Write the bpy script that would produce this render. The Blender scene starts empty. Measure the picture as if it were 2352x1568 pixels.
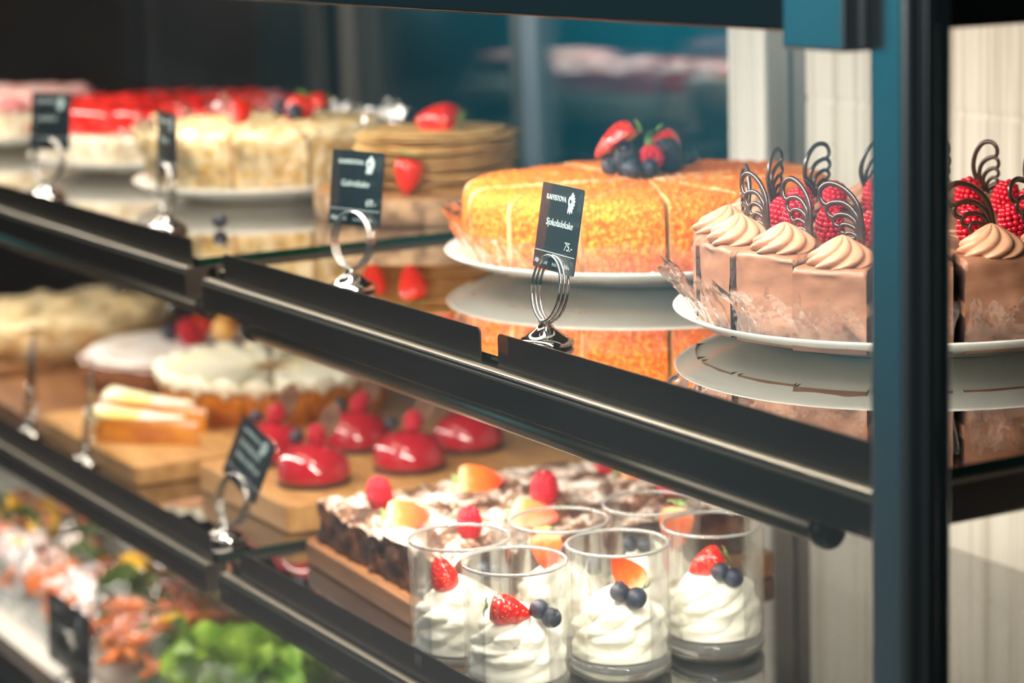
import bpy, bmesh, math, random
from math import sin, cos, pi, radians, sqrt
from mathutils import Vector, Matrix, noise

random.seed(7)
S = bpy.context.scene
COL = S.collection
RND = random.Random(11)

# ------------------------------------------------------------------ helpers
def lin(c):
    c = c / 255.0
    return c / 12.92 if c <= 0.04045 else ((c + 0.055) / 1.055) ** 2.4

def rgb(r, g, b):
    return (lin(r), lin(g), lin(b), 1.0)

def mk(name, V, F, mats, parent=None, smooth=True, fm=None, loc=None, rot=None):
    me = bpy.data.meshes.new(name)
    me.from_pydata([tuple(v) for v in V], [], F)
    if not isinstance(mats, (list, tuple)):
        mats = [mats]
    for m in mats:
        me.materials.append(m)
    if fm:
        for p, i in zip(me.polygons, fm):
            p.material_index = i
    me.update()
    bm = bmesh.new(); bm.from_mesh(me)
    bmesh.ops.recalc_face_normals(bm, faces=bm.faces[:])
    bm.to_mesh(me); bm.free()
    if smooth:
        for p in me.polygons:
            p.use_smooth = True
    o = bpy.data.objects.new(name, me)
    COL.objects.link(o)
    if parent is not None:
        o.parent = parent
    if loc is not None:
        o.location = loc
    if rot is not None:
        o.rotation_euler = rot
    return o

def thing(name, label, cat, loc=(0, 0, 0), rz=0.0, group=None, rot=None):
    o = bpy.data.objects.new(name, None)
    o.empty_display_size = 0.02
    COL.objects.link(o)
    o.location = loc
    o.rotation_euler = rot if rot else (0, 0, rz)
    o['label'] = label; o['category'] = cat
    if group: o['group'] = group
    return o

def tag(o, label, cat, group=None):
    o['label'] = label; o['category'] = cat
    if group: o['group'] = group
    return o

def structure(o):
    o['kind'] = 'structure'
    return o

def dup(root, loc, rot=(0, 0, 0), label=None, group=None, scale=None):
    r = root.copy(); COL.objects.link(r)
    r.location = loc; r.rotation_euler = rot
    if label: r['label'] = label
    if group: r['group'] = group
    if scale is not None: r.scale = (scale, scale, scale) if not isinstance(scale, tuple) else scale
    for ch in list(root.children):
        c = ch.copy(); COL.objects.link(c); c.parent = r
        for g in list(ch.children):
            d = g.copy(); COL.objects.link(d); d.parent = c
    return r

class MB:
    """collects shapes into one mesh"""
    def __init__(s): s.V = []; s.F = []; s.M = []
    def add(s, V, F, m=0):
        b = len(s.V)
        s.V += [Vector(v) for v in V]
        for f in F:
            s.F.append([i + b for i in f]); s.M.append(m)
    def box(s, x0, x1, y0, y1, z0, z1, m=0):
        V = [(x0,y0,z0),(x1,y0,z0),(x1,y1,z0),(x0,y1,z0),(x0,y0,z1),(x1,y0,z1),(x1,y1,z1),(x0,y1,z1)]
        s.add(V, [(0,3,2,1),(4,5,6,7),(0,1,5,4),(1,2,6,5),(2,3,7,6),(3,0,4,7)], m)
    def build(s, name, mats, parent=None, smooth=True, bevel=None, **k):
        o = mk(name, s.V, s.F, mats, parent, smooth and not bevel, s.M, **k)
        if bevel:
            bev(o, bevel)
        return o

def bev(o, w, seg=2):
    m = o.modifiers.new('bevel', 'BEVEL'); m.width = w; m.segments = seg
    m.limit_method = 'ANGLE'; m.angle_limit = radians(40)
    for p in o.data.polygons: p.use_smooth = True
    w2 = o.modifiers.new('wn', 'WEIGHTED_NORMAL'); w2.keep_sharp = True
    return o

def lathe(prof, n=48, a0=0.0, a1=2 * pi):
    """prof: list of (r,z) -> V,F; r=0 ends are collapsed"""
    V, F = [], []
    full = abs(a1 - a0 - 2 * pi) < 1e-6
    cols = n if full else n + 1
    idx = []
    for r, z in prof:
        row = []
        if r < 1e-7:
            V.append((0, 0, z)); row = [len(V) - 1] * cols
        else:
            for i in range(cols):
                a = a0 + (a1 - a0) * i / n
                V.append((r * cos(a), r * sin(a), z)); row.append(len(V) - 1)
        idx.append(row)
    for j in range(len(prof) - 1):
        for i in range(n):
            k = (i + 1) % cols
            q = [idx[j][i], idx[j][k], idx[j + 1][k], idx[j + 1][i]]
            q2 = []
            for v in q:
                if v not in q2: q2.append(v)
            if len(q2) >= 3: F.append(q2)
    return V, F

def tube(path, rad, n=8, lobes=0, depth=0.0, twist=0.0, flat=1.0, cap=True, up=Vector((0, 0, 1)), closed=False):
    """sweep of a (lobed) section along path; rad number or list"""
    P = [Vector(p) for p in path]; m = len(P)
    V, F = [], []
    side = None
    for i, p in enumerate(P):
        if closed:
            t = P[(i + 1) % m] - P[i - 1]
        else:
            t = (P[min(i + 1, m - 1)] - P[max(i - 1, 0)])
        if t.length < 1e-9: t = Vector((0, 0, 1))
        t.normalize()
        if side is None:
            side = t.cross(up)
            if side.length < 1e-4: side = t.cross(Vector((1, 0, 0)))
        side = (side - t * side.dot(t)); side.normalize()
        nrm = side.cross(t)
        r = rad[i] if isinstance(rad, (list, tuple)) else rad
        for k in range(n):
            a = 2 * pi * k / n
            rr = r * (1 + (depth * cos(lobes * a + twist * i) if lobes else 0))
            V.append(p + side * (rr * cos(a)) + nrm * (rr * sin(a) * flat))
    rng = m if closed else m - 1
    for i in range(rng):
        j = (i + 1) % m
        for k in range(n):
            k2 = (k + 1) % n
            F.append((i * n + k, i * n + k2, j * n + k2, j * n + k))
    if cap and not closed:
        F.append(tuple(range(n - 1, -1, -1)))
        F.append(tuple(range((m - 1) * n, m * n)))
    return V, F

def rounded_rect(x0, x1, y0, y1, r, n=6):
    pts = []
    for cx, cy, a in ((x1 - r, y1 - r, 0), (x0 + r, y1 - r, 90), (x0 + r, y0 + r, 180), (x1 - r, y0 + r, 270)):
        for i in range(n + 1):
            t = radians(a + 90 * i / n)
            pts.append((cx + r * cos(t), cy + r * sin(t)))
    return pts

def prism(pts, z0, z1):
    n = len(pts)
    V = [(x, y, z0) for x, y in pts] + [(x, y, z1) for x, y in pts]
    F = [tuple(range(n - 1, -1, -1)), tuple(range(n, 2 * n))]
    for i in range(n):
        j = (i + 1) % n
        F.append((i, j, n + j, n + i))
    return V, F

# ------------------------------------------------------------------ materials
def nmat(name):
    m = bpy.data.materials.new(name); m.use_nodes = True
    nt = m.node_tree; nt.nodes.clear()
    out = nt.nodes.new('ShaderNodeOutputMaterial')
    return m, nt, out

def pmat(name, col, rough=0.5, metal=0.0, coat=0.0, sss=0.0, sssr=(1, .5, .3), spec=0.5,
         col2=None, scale=60.0, c0=.4, c1=.6, bump=0.0, bscale=None, detail=4.0, tex='NOISE', stretch=None, trans=0.0, sscale=.01):
    m, nt, out = nmat(name)
    b = nt.nodes.new('ShaderNodeBsdfPrincipled')
    nt.links.new(b.outputs[0], out.inputs[0])
    b.inputs['Base Color'].default_value = col
    b.inputs['Roughness'].default_value = rough
    b.inputs['Metallic'].default_value = metal
    b.inputs['Coat Weight'].default_value = coat
    b.inputs['Coat Roughness'].default_value = 0.06
    b.inputs['Specular IOR Level'].default_value = spec
    b.inputs['Transmission Weight'].default_value = trans
    if sss:
        b.inputs['Subsurface Weight'].default_value = sss
        b.inputs['Subsurface Radius'].default_value = sssr
        b.inputs['Subsurface Scale'].default_value = sscale
    tc = nt.nodes.new('ShaderNodeTexCoord')
    src = tc.outputs['Object']
    if stretch:
        mp = nt.nodes.new('ShaderNodeMapping'); mp.inputs['Scale'].default_value = stretch
        nt.links.new(src, mp.inputs[0]); src = mp.outputs[0]
    if col2:
        if tex == 'NOISE':
            t = nt.nodes.new('ShaderNodeTexNoise'); t.inputs['Scale'].default_value = scale; t.inputs['Detail'].default_value = detail
            fo = t.outputs[0]
        elif tex == 'VOR':
            t = nt.nodes.new('ShaderNodeTexVoronoi'); t.inputs['Scale'].default_value = scale
            fo = t.outputs['Distance']
        elif tex == 'WAVE':
            t = nt.nodes.new('ShaderNodeTexWave'); t.inputs['Scale'].default_value = scale
            t.inputs['Distortion'].default_value = 3.0; t.inputs['Detail'].default_value = 3
            fo = t.outputs[0]
        nt.links.new(src, t.inputs['Vector'])
        r = nt.nodes.new('ShaderNodeValToRGB')
        r.color_ramp.elements[0].position = c0; r.color_ramp.elements[0].color = col
        r.color_ramp.elements[1].position = c1; r.color_ramp.elements[1].color = col2
        nt.links.new(fo, r.inputs[0]); nt.links.new(r.outputs[0], b.inputs['Base Color'])
    if bump:
        t2 = nt.nodes.new('ShaderNodeTexNoise'); t2.inputs['Scale'].default_value = bscale or scale; t2.inputs['Detail'].default_value = 5
        nt.links.new(src, t2.inputs['Vector'])
        bp = nt.nodes.new('ShaderNodeBump'); bp.inputs['Strength'].default_value = bump; bp.inputs['Distance'].default_value = 0.002
        nt.links.new(t2.outputs[0], bp.inputs['Height']); nt.links.new(bp.outputs[0], b.inputs['Normal'])
    return m

def panemat(name, tint=(1, 1, 1, 1), ior=1.45, rough=0.0, gain=1.0, gcol=(1, 1, 1, 1), base=0.0, wrinkle=0.0, wscale=60):
    """thin clear sheet: fresnel mix of transparent and glossy"""
    m, nt, out = nmat(name)
    tr = nt.nodes.new('ShaderNodeBsdfTransparent'); tr.inputs[0].default_value = tint
    gl = nt.nodes.new('ShaderNodeBsdfGlossy'); gl.inputs['Roughness'].default_value = rough; gl.inputs[0].default_value = gcol
    fr = nt.nodes.new('ShaderNodeFresnel'); fr.inputs[0].default_value = ior
    ma = nt.nodes.new('ShaderNodeMath'); ma.operation = 'MULTIPLY_ADD'; ma.use_clamp = True
    ma.inputs[1].default_value = gain; ma.inputs[2].default_value = base
    mx = nt.nodes.new('ShaderNodeMixShader')
    nt.links.new(fr.outputs[0], ma.inputs[0]); nt.links.new(ma.outputs[0], mx.inputs[0])
    nt.links.new(tr.outputs[0], mx.inputs[1]); nt.links.new(gl.outputs[0], mx.inputs[2])
    nt.links.new(mx.outputs[0], out.inputs[0])
    if wrinkle:
        tc = nt.nodes.new('ShaderNodeTexCoord')
        t = nt.nodes.new('ShaderNodeTexNoise'); t.inputs['Scale'].default_value = wscale; t.inputs['Detail'].default_value = 2
        nt.links.new(tc.outputs['Object'], t.inputs['Vector'])
        bp = nt.nodes.new('ShaderNodeBump'); bp.inputs['Strength'].default_value = wrinkle; bp.inputs['Distance'].default_value = .01
        nt.links.new(t.outputs[0], bp.inputs['Height'])
        nt.links.new(bp.outputs[0], gl.inputs['Normal']); nt.links.new(bp.outputs[0], fr.inputs['Normal'])
    return m

M = {}
M['rail'] = pmat('dark_powder_coat', rgb(56, 49, 44), rough=.25, spec=.5)
M['strip'] = pmat('painted_rail_highlight', rgb(134, 125, 108), rough=.35, metal=.5)  # tone paints the bright highlight line along the shelf rails
M['post'] = pmat('dark_anodised', rgb(176, 184, 188), rough=.26, metal=.9)
M['header'] = pmat('dark_header', rgb(34, 32, 32), rough=.35, spec=.5)
M['alu'] = pmat('aluminium_frame', rgb(120, 110, 100), rough=.45, metal=.6)
M['alu_dark'] = pmat('dark_aluminium', rgb(70, 64, 58), rough=.4, metal=.4)
M['bluealu'] = pmat('bluish_steel', rgb(110, 122, 135), rough=.4, metal=.3)
M['seam'] = pmat('rubber_seam', rgb(14, 20, 26), rough=.6)
M['ribbed'] = pmat('white_ribbed_panel', rgb(240, 236, 226), rough=.55, col2=rgb(210, 203, 189), scale=1, c0=.48, c1=.68, stretch=(170, 1, 2.2), detail=2)  # darker streaks paint the ribs' shading into the colour
M['edge'] = pmat('green_glass_edge', rgb(8, 40, 30), rough=.1, spec=.6)
M['shelfglass'] = panemat('shelf_glass', tint=(.56, .58, .555, 1), ior=1.6, gain=1.9, base=.03, rough=.012)
M['pane'] = panemat('window_pane', tint=(.99, .993, .992, 1), ior=1.45, gain=.22)
M['backpane'] = panemat('sliding_door_glass', tint=(.9, .93, .93, 1), ior=1.45, gain=.8)
M['tumbler'] = panemat('thin_clear_glass', tint=(.995, .997, .996, 1), ior=1.45, gain=.5)
M['rimglass'] = pmat('glass_rim', (.88, .88, .85, 1), rough=.05, trans=.80, spec=.6)
M['cello'] = panemat('clear_cellophane', tint=(.985, .985, .98, 1), ior=1.5, gain=1.3, base=.04, rough=.26, wrinkle=.9, wscale=70)
M['cello_bag'] = panemat('crumpled_clear_film', tint=(.98, .98, .97, 1), ior=1.5, gain=.75, base=.012, rough=.08, wrinkle=1.0, wscale=110)
def glassmat(name, col, ior=1.45):
    m, nt, out = nmat(name)
    g = nt.nodes.new('ShaderNodeBsdfGlass'); g.inputs[0].default_value = col; g.inputs['IOR'].default_value = ior; g.inputs['Roughness'].default_value = 0.0
    nt.links.new(g.outputs[0], out.inputs[0]); return m
M['solidglass'] = pmat('solid_clear_glass', (.93, .94, .91, 1), rough=.04, trans=.86, spec=.5)
M['chrome'] = pmat('chrome', rgb(186, 182, 176), rough=.06, metal=1.0)
M['card'] = pmat('black_slate_card', rgb(26, 30, 33), rough=.38, spec=.5)
M['chalk'] = pmat('pale_print', rgb(176, 196, 196), rough=.6)
M['china'] = pmat('white_china', rgb(238, 236, 228), rough=.16, coat=.4, spec=.5)
M['crumb'] = pmat('orange_cake_crumb', rgb(232, 94, 6), rough=.8, col2=rgb(250, 172, 58), scale=330, c0=.44, c1=.68, bump=1.0, bscale=420, detail=2, sss=.15, sssr=(.01, .005, .002), sscale=.3)
M['cakecut'] = pmat('pale_cake_cut', rgb(206, 160, 96), rough=.8, col2=rgb(226, 200, 158), scale=40, bump=.3)
M['ganache'] = pmat('milk_chocolate_frosting', rgb(118, 76, 54), rough=.5, col2=rgb(154, 108, 82), scale=22, c0=.35, c1=.7, bump=.25, bscale=45, stretch=(1, 1, 2.5), sss=.1, sssr=(.006, .003, .002), sscale=.3)
M['rosette'] = pmat('mocha_cream', rgb(182, 134, 106), rough=.45, sss=.2, sssr=(.008, .004, .002), sscale=.4)
M['chocolate'] = pmat('dark_chocolate', rgb(52, 32, 25), rough=.3, spec=.5, coat=.25)
M['cream'] = pmat('whipped_cream', rgb(250, 247, 232), rough=.45, sss=.25, sssr=(.01, .008, .005), sscale=.5)
M['raspberry'] = pmat('raspberry_skin', rgb(176, 8, 34), rough=.32, spec=.5, sss=.15, sssr=(.01, .001, .001), sscale=.4, col2=rgb(196, 16, 44), scale=120)
M['rasphair'] = pmat('raspberry_core', rgb(140, 8, 30), rough=.6)
M['blackberry'] = pmat('blackberry_skin', rgb(30, 22, 34), rough=.25, spec=.6)
M['blueberry'] = pmat('blueberry_skin', rgb(26, 29, 42), rough=.5, col2=rgb(58, 64, 80), scale=70, c0=.4, c1=.7)
M['leaf'] = pmat('green_calyx', rgb(92, 128, 62), rough=.5, col2=rgb(140, 168, 96), scale=90)
M['straw'] = None
M['flake'] = pmat('almond_flakes', rgb(226, 186, 104), rough=.6, col2=rgb(250, 236, 196), scale=75, c0=.38, c1=.6, bump=.8, bscale=110)
M['vanilla'] = pmat('vanilla_cake', rgb(246, 238, 214), rough=.6, col2=rgb(236, 218, 176), scale=30, c0=.45, c1=.7)
M['jelly'] = pmat('red_jelly', rgb(222, 20, 24), rough=.1, coat=.6, col2=rgb(240, 70, 60), scale=40)
M['pinkcream'] = pmat('pink_cream', rgb(200, 120, 120), rough=.5, col2=rgb(220, 190, 180), scale=40)
M['pancake'] = pmat('pancake', rgb(196, 146, 78), rough=.7, col2=rgb(226, 190, 124), scale=50, c0=.35, c1=.65, bump=.3)
M['bark'] = pmat('bark', rgb(112, 84, 60), rough=.85, col2=rgb(170, 138, 104), scale=50, bump=.9, bscale=60)
M['woodtop'] = pmat('cut_wood', rgb(186, 140, 92), rough=.6, col2=rgb(160, 112, 66), scale=20, tex='WAVE', c0=.2, c1=.9)
M['oak'] = pmat('oak_board', rgb(200, 152, 92), rough=.5, col2=rgb(170, 118, 64), scale=9, c0=.3, c1=.75, stretch=(1.2, 9, 9), detail=6)
M['walnut'] = pmat('acacia_board', rgb(150, 98, 52), rough=.5, col2=rgb(100, 62, 34), scale=9, c0=.3, c1=.75, stretch=(1.2, 9, 9), detail=6)
M['brownie'] = pmat('brownie_crumb', rgb(44, 24, 16), rough=.75, col2=rgb(112, 66, 40), scale=70, c0=.42, c1=.72, bump=1.0, bscale=120)
M['glaze'] = pmat('raspberry_glaze', rgb(178, 30, 44), rough=.09, coat=.9, spec=.6, sss=.1, sssr=(.01, .002, .002), sscale=.4)
M['biscuit'] = pmat('dark_biscuit', rgb(74, 40, 26), rough=.8)
M['wafer'] = pmat('chocolate_wafer', rgb(96, 62, 46), rough=.5, col2=rgb(130, 92, 66), scale=60)
M['curd'] = pmat('golden_curd', rgb(206, 128, 16), rough=.35, coat=.2, col2=rgb(176, 98, 8), scale=25, sss=.15, sssr=(.01, .006, .001), sscale=.4)
M['meringue'] = pmat('lemon_meringue', rgb(236, 230, 208), rough=.5, col2=rgb(236, 206, 80), scale=22, c0=.5, c1=.72, sss=.15, sssr=(.01, .008, .004), sscale=.4)
M['sponge'] = pmat('brown_sponge', rgb(128, 72, 30), rough=.8, col2=rgb(104, 56, 22), scale=40, bump=.5)
M['sugar'] = pmat('icing_sugar_top', rgb(240, 230, 224), rough=.8, col2=rgb(196, 150, 124), scale=26, c0=.55, c1=.75, bump=.4)
M['almond'] = pmat('almond_top', rgb(200, 172, 124), rough=.7, col2=rgb(222, 200, 160), scale=45, bump=.9, bscale=60)
M['physalis'] = pmat('physalis', rgb(232, 160, 70), rough=.35, col2=rgb(240, 190, 110), scale=20)
M['husk'] = pmat('physalis_husk', rgb(206, 176, 108), rough=.7)
M['lettuce'] = pmat('lettuce', rgb(96, 140, 40), rough=.4, col2=rgb(170, 200, 84), scale=22, c0=.35, c1=.7)
M['darkleaf'] = pmat('dark_leaf', rgb(62, 92, 40), rough=.45, col2=rgb(110, 136, 70), scale=25)
M['carrot'] = pmat('carrot', rgb(240, 118, 34), rough=.45, col2=rgb(246, 150, 74), scale=30)
M['salmon'] = pmat('salmon', rgb(240, 148, 110), rough=.35, col2=rgb(250, 196, 166), scale=40)
M['pepper'] = pmat('yellow_pepper', rgb(244, 190, 40), rough=.25)
M['tomato'] = pmat('tomato', rgb(200, 60, 50), rough=.25)
M['paper'] = pmat('white_paper', rgb(226, 222, 212), rough=.8)
M['napkin'] = pmat('pale_parchment', rgb(214, 196, 168), rough=.8, col2=rgb(236, 226, 206), scale=18)
M['led'] = pmat('lamp_housing', rgb(150, 140, 124), rough=.3, metal=.8)

# strawberry skin with pale seeds
def strawmat():
    m, nt, out = nmat('strawberry_skin')
    b = nt.nodes.new('ShaderNodeBsdfPrincipled'); nt.links.new(b.outputs[0], out.inputs[0])
    b.inputs['Roughness'].default_value = .22; b.inputs['Coat Weight'].default_value = .4
    tc = nt.nodes.new('ShaderNodeTexCoord')
    v = nt.nodes.new('ShaderNodeTexVoronoi'); v.inputs['Scale'].default_value = 260
    nt.links.new(tc.outputs['Object'], v.inputs['Vector'])
    r = nt.nodes.new('ShaderNodeValToRGB')
    r.color_ramp.elements[0].position = .14; r.color_ramp.elements[0].color = rgb(228, 170, 70)
    r.color_ramp.elements[1].position = .22; r.color_ramp.elements[1].color = rgb(214, 26, 20)
    nt.links.new(v.outputs['Distance'], r.inputs[0]); nt.links.new(r.outputs[0], b.inputs['Base Color'])
    bp = nt.nodes.new('ShaderNodeBump'); bp.inputs['Strength'].default_value = .6; bp.inputs['Distance'].default_value = .002
    nt.links.new(v.outputs['Distance'], bp.inputs['Height']); nt.links.new(bp.outputs[0], b.inputs['Normal'])
    return m
M['straw'] = strawmat()
# strawberry flesh: pale at the calyx, orange red towards the tip (object Z = length)
def fleshmat():
    m, nt, out = nmat('strawberry_flesh')
    b = nt.nodes.new('ShaderNodeBsdfPrincipled'); nt.links.new(b.outputs[0], out.inputs[0])
    b.inputs['Roughness'].default_value = .25; b.inputs['Coat Weight'].default_value = .3
    tc = nt.nodes.new('ShaderNodeTexCoord'); sp = nt.nodes.new('ShaderNodeSeparateXYZ')
    nt.links.new(tc.outputs['Object'], sp.inputs[0])
    ma = nt.nodes.new('ShaderNodeMath'); ma.operation = 'MULTIPLY'; ma.inputs[1].default_value = 1 / .042
    nt.links.new(sp.outputs['Z'], ma.inputs[0])
    n = nt.nodes.new('ShaderNodeTexNoise'); n.inputs['Scale'].default_value = 120
    nt.links.new(tc.outputs['Object'], n.inputs['Vector'])
    m2 = nt.nodes.new('ShaderNodeMath'); m2.operation = 'MULTIPLY_ADD'; m2.inputs[1].default_value = .35; m2.inputs[2].default_value = -.17
    nt.links.new(n.outputs[0], m2.inputs[0])
    m3 = nt.nodes.new('ShaderNodeMath'); m3.operation = 'ADD'
    nt.links.new(ma.outputs[0], m3.inputs[0]); nt.links.new(m2.outputs[0], m3.inputs[1])
    r = nt.nodes.new('ShaderNodeValToRGB')
    r.color_ramp.elements[0].position = .02; r.color_ramp.elements[0].color = rgb(244, 206, 156)
    r.color_ramp.elements[1].position = .95; r.color_ramp.elements[1].color = rgb(216, 46, 18)
    e = r.color_ramp.elements.new(.28); e.color = rgb(244, 112, 44)
    nt.links.new(m3.outputs[0], r.inputs[0]); nt.links.new(r.outputs[0], b.inputs['Base Color'])
    return m
M['flesh'] = fleshmat()
# layered chocolate cake cut face
def layermat():
    m, nt, out = nmat('chocolate_cake_layers')
    b = nt.nodes.new('ShaderNodeBsdfPrincipled'); nt.links.new(b.outputs[0], out.inputs[0]); b.inputs['Roughness'].default_value = .75
    tc = nt.nodes.new('ShaderNodeTexCoord'); sp = nt.nodes.new('ShaderNodeSeparateXYZ'); nt.links.new(tc.outputs['Object'], sp.inputs[0])
    n = nt.nodes.new('ShaderNodeTexNoise'); n.inputs['Scale'].default_value = 60; nt.links.new(tc.outputs['Object'], n.inputs['Vector'])
    ad = nt.nodes.new('ShaderNodeMath'); ad.operation = 'MULTIPLY_ADD'; ad.inputs[1].default_value = .008
    nt.links.new(n.outputs[0], ad.inputs[0]); nt.links.new(sp.outputs['Z'], ad.inputs[2])
    mr = nt.nodes.new('ShaderNodeMath'); mr.operation = 'DIVIDE'; mr.inputs[1].default_value = .064; nt.links.new(ad.outputs[0], mr.inputs[0])
    r = nt.nodes.new('ShaderNodeValToRGB'); r.color_ramp.interpolation = 'LINEAR'
    els = [(0.06, rgb(150, 104, 80)), (.10, rgb(48, 26, 22)), (.42, rgb(54, 30, 24)), (.46, rgb(172, 124, 98)), (.56, rgb(172, 124, 98)), (.60, rgb(50, 28, 22)), (.92, rgb(54, 30, 24)), (.96, rgb(160, 114, 90))]
    while len(r.color_ramp.elements) < len(els): r.color_ramp.elements.new(.5)
    for e, (p, c) in zip(r.color_ramp.elements, els): e.position = p; e.color = c
    nt.links.new(mr.outputs[0], r.inputs[0])
    n2 = nt.nodes.new('ShaderNodeTexNoise'); n2.inputs['Scale'].default_value = 220; nt.links.new(tc.outputs['Object'], n2.inputs['Vector'])
    mx = nt.nodes.new('ShaderNodeMix'); mx.data_type = 'RGBA'; mx.blend_type = 'MULTIPLY'; mx.inputs[0].default_value = .8
    rr = nt.nodes.new('ShaderNodeValToRGB'); rr.color_ramp.elements[0].position = .35; rr.color_ramp.elements[0].color = (.4, .4, .4, 1); rr.color_ramp.elements[1].position = .6
    nt.links.new(n2.outputs[0], rr.inputs[0]); nt.links.new(r.outputs[0], mx.inputs[6]); nt.links.new(rr.outputs[0], mx.inputs[7])
    nt.links.new(mx.outputs[2], b.inputs['Base Color'])
    bp = nt.nodes.new('ShaderNodeBump'); bp.inputs['Strength'].default_value = .7; bp.inputs['Distance'].default_value = .002
    nt.links.new(n2.outputs[0], bp.inputs['Height']); nt.links.new(bp.outputs[0], b.inputs['Normal'])
    return m
M['layers'] = layermat()
# brownie crust: cracked, icing sugar patches
def crustmat():
    m, nt, out = nmat('sugared_brownie_crust')
    b = nt.nodes.new('ShaderNodeBsdfPrincipled'); nt.links.new(b.outputs[0], out.inputs[0]); b.inputs['Roughness'].default_value = .8
    tc = nt.nodes.new('ShaderNodeTexCoord')
    n1 = nt.nodes.new('ShaderNodeTexNoise'); n1.inputs['Scale'].default_value = 26; n1.inputs['Detail'].default_value = 8; n1.inputs['Roughness'].default_value = .65
    n2 = nt.nodes.new('ShaderNodeTexNoise'); n2.inputs['Scale'].default_value = 260; n2.inputs['Detail'].default_value = 3
    nt.links.new(tc.outputs['Object'], n1.inputs['Vector']); nt.links.new(tc.outputs['Object'], n2.inputs['Vector'])
    ad = nt.nodes.new('ShaderNodeMath'); ad.operation = 'MULTIPLY_ADD'; ad.inputs[1].default_value = .35
    nt.links.new(n2.outputs[0], ad.inputs[0]); nt.links.new(n1.outputs[0], ad.inputs[2])
    r = nt.nodes.new('ShaderNodeValToRGB')
    els = [(.60, rgb(70, 42, 28)), (.665, rgb(140, 98, 70)), (.72, rgb(206, 190, 178)), (.86, rgb(240, 232, 226))]
    while len(r.color_ramp.elements) < 4: r.color_ramp.elements.new(.5)
    for e, (p, c) in zip(r.color_ramp.elements, els): e.position = p; e.color = c
    nt.links.new(ad.outputs[0], r.inputs[0]); nt.links.new(r.outputs[0], b.inputs['Base Color'])
    bp = nt.nodes.new('ShaderNodeBump'); bp.inputs['Strength'].default_value = .6; bp.inputs['Distance'].default_value = .003
    nt.links.new(n1.outputs[0], bp.inputs['Height']); nt.links.new(bp.outputs[0], b.inputs['Normal'])
    return m
M['crust'] = crustmat()

# ------------------------------------------------------------------ levels
ZT, ZF, ZL, ZLF, ZD = 1.250, 1.255, 0.984, 0.984, 0.710
YB = 0.60            # plane of the case's back
XSPLIT_F, XSPLIT_N = -1.005, -0.966

# ------------------------------------------------------------------ shelves
def shelf(label, x0, x1, zr, side=None, gaps=(), y_end=.56):
    """zr height of the rail's top edge; glass lies on it"""
    t = thing('glass_shelf', label, 'shelf', ((x0 + x1) / 2, 0, zr))
    cx = (x0 + x1) / 2; a, b = x0 - cx, x1 - cx
    m = MB(); m.box(a, b, 0, .022, -.026, 0); m.box(a, b, .0, .030, -.0015, 0.0)
    m.build('front_rail', M['rail'], t, bevel=.0042)
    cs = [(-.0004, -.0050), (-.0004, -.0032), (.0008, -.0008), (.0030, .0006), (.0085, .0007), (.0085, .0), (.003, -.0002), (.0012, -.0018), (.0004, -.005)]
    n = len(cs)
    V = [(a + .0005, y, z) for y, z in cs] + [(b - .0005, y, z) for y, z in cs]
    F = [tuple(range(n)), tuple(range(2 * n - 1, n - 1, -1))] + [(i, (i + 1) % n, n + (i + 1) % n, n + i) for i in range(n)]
    st = mk('rail_highlight', V, F, M['strip'], t, smooth=False); st['label'] = 'pale strip painted as the rail edge highlight'  # pale chamfer puts the lit line of the rail edge into colour
    segs = []
    cur = a + (.026 if side != 'far' else .0)
    for g in sorted(gaps):
        segs.append((cur, g[0] - cx)); cur = g[1] - cx
    segs.append((cur, b - (.0 if side != 'far' else .008)))
    for s0, s1 in segs:
        pts = rounded_rect(s0, s1, -.01, .025, .004, 4)
        pts = [(x, max(z, 0.0)) for x, z in pts]
        # upright lip of thin sheet
        n = len(pts)
        V = [(x, .0105, z) for x, z in pts] + [(x, .0118, z) for x, z in pts]
        F = [tuple(range(n)), tuple(range(2 * n - 1, n - 1, -1))] + [(i, (i + 1) % n, n + (i + 1) % n, n + i) for i in range(n)]
        mk('front_lip', V, F, M['rail'], t, smooth=False)
    g = MB(); g.box(a + .004, b - .004, .0150, y_end, .0003, .0070)
    o = g.build('glass_sheet', [M['shelfglass'], M['edge']], t, smooth=False)
    for i, p in enumerate(o.data.polygons):
        p.material_index = 0 if abs(p.normal.z) > .5 else 1
    r = MB(); r.box(a, b, y_end - .02, y_end, -.03, 0); r.build('rear_rail', M['alu_dark'], t, bevel=.002)
    if side == 'right':
        r = MB(); r.box(b - .016, b + .002, .03, y_end - .02, -.024, 0); r.build('side_rail', M['rail'], t, bevel=.002)
    if side == 'left':
        r = MB(); r.box(a, a + .012, .022, y_end - .02, -.022, 0); r.build('side_rail', M['rail'], t, bevel=.002)
    if side == 'far':
        r = MB(); r.box(b - .012, b, .03, y_end - .02, -.022, 0); r.build('side_rail', M['rail'], t, bevel=.002)
    return t

shelf('upper glass shelf of the near bay, under the orange crumb cake and chocolate cake', XSPLIT_N, -.018, 1.2425, 'right', gaps=[(-.479, -.453)])
shelf('upper glass shelf of the far bay, under the pancake stack and red jelly cake', -2.7, XSPLIT_F, 1.2475, 'far')
shelf('lower glass shelf of the near bay, under the brownie and the cream cups', XSPLIT_N + .002, -.018, .9765, 'right')
shelf('lower glass shelf of the far bay, under the red glazed domes', -2.7, -.997, .9765, 'far')

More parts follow.
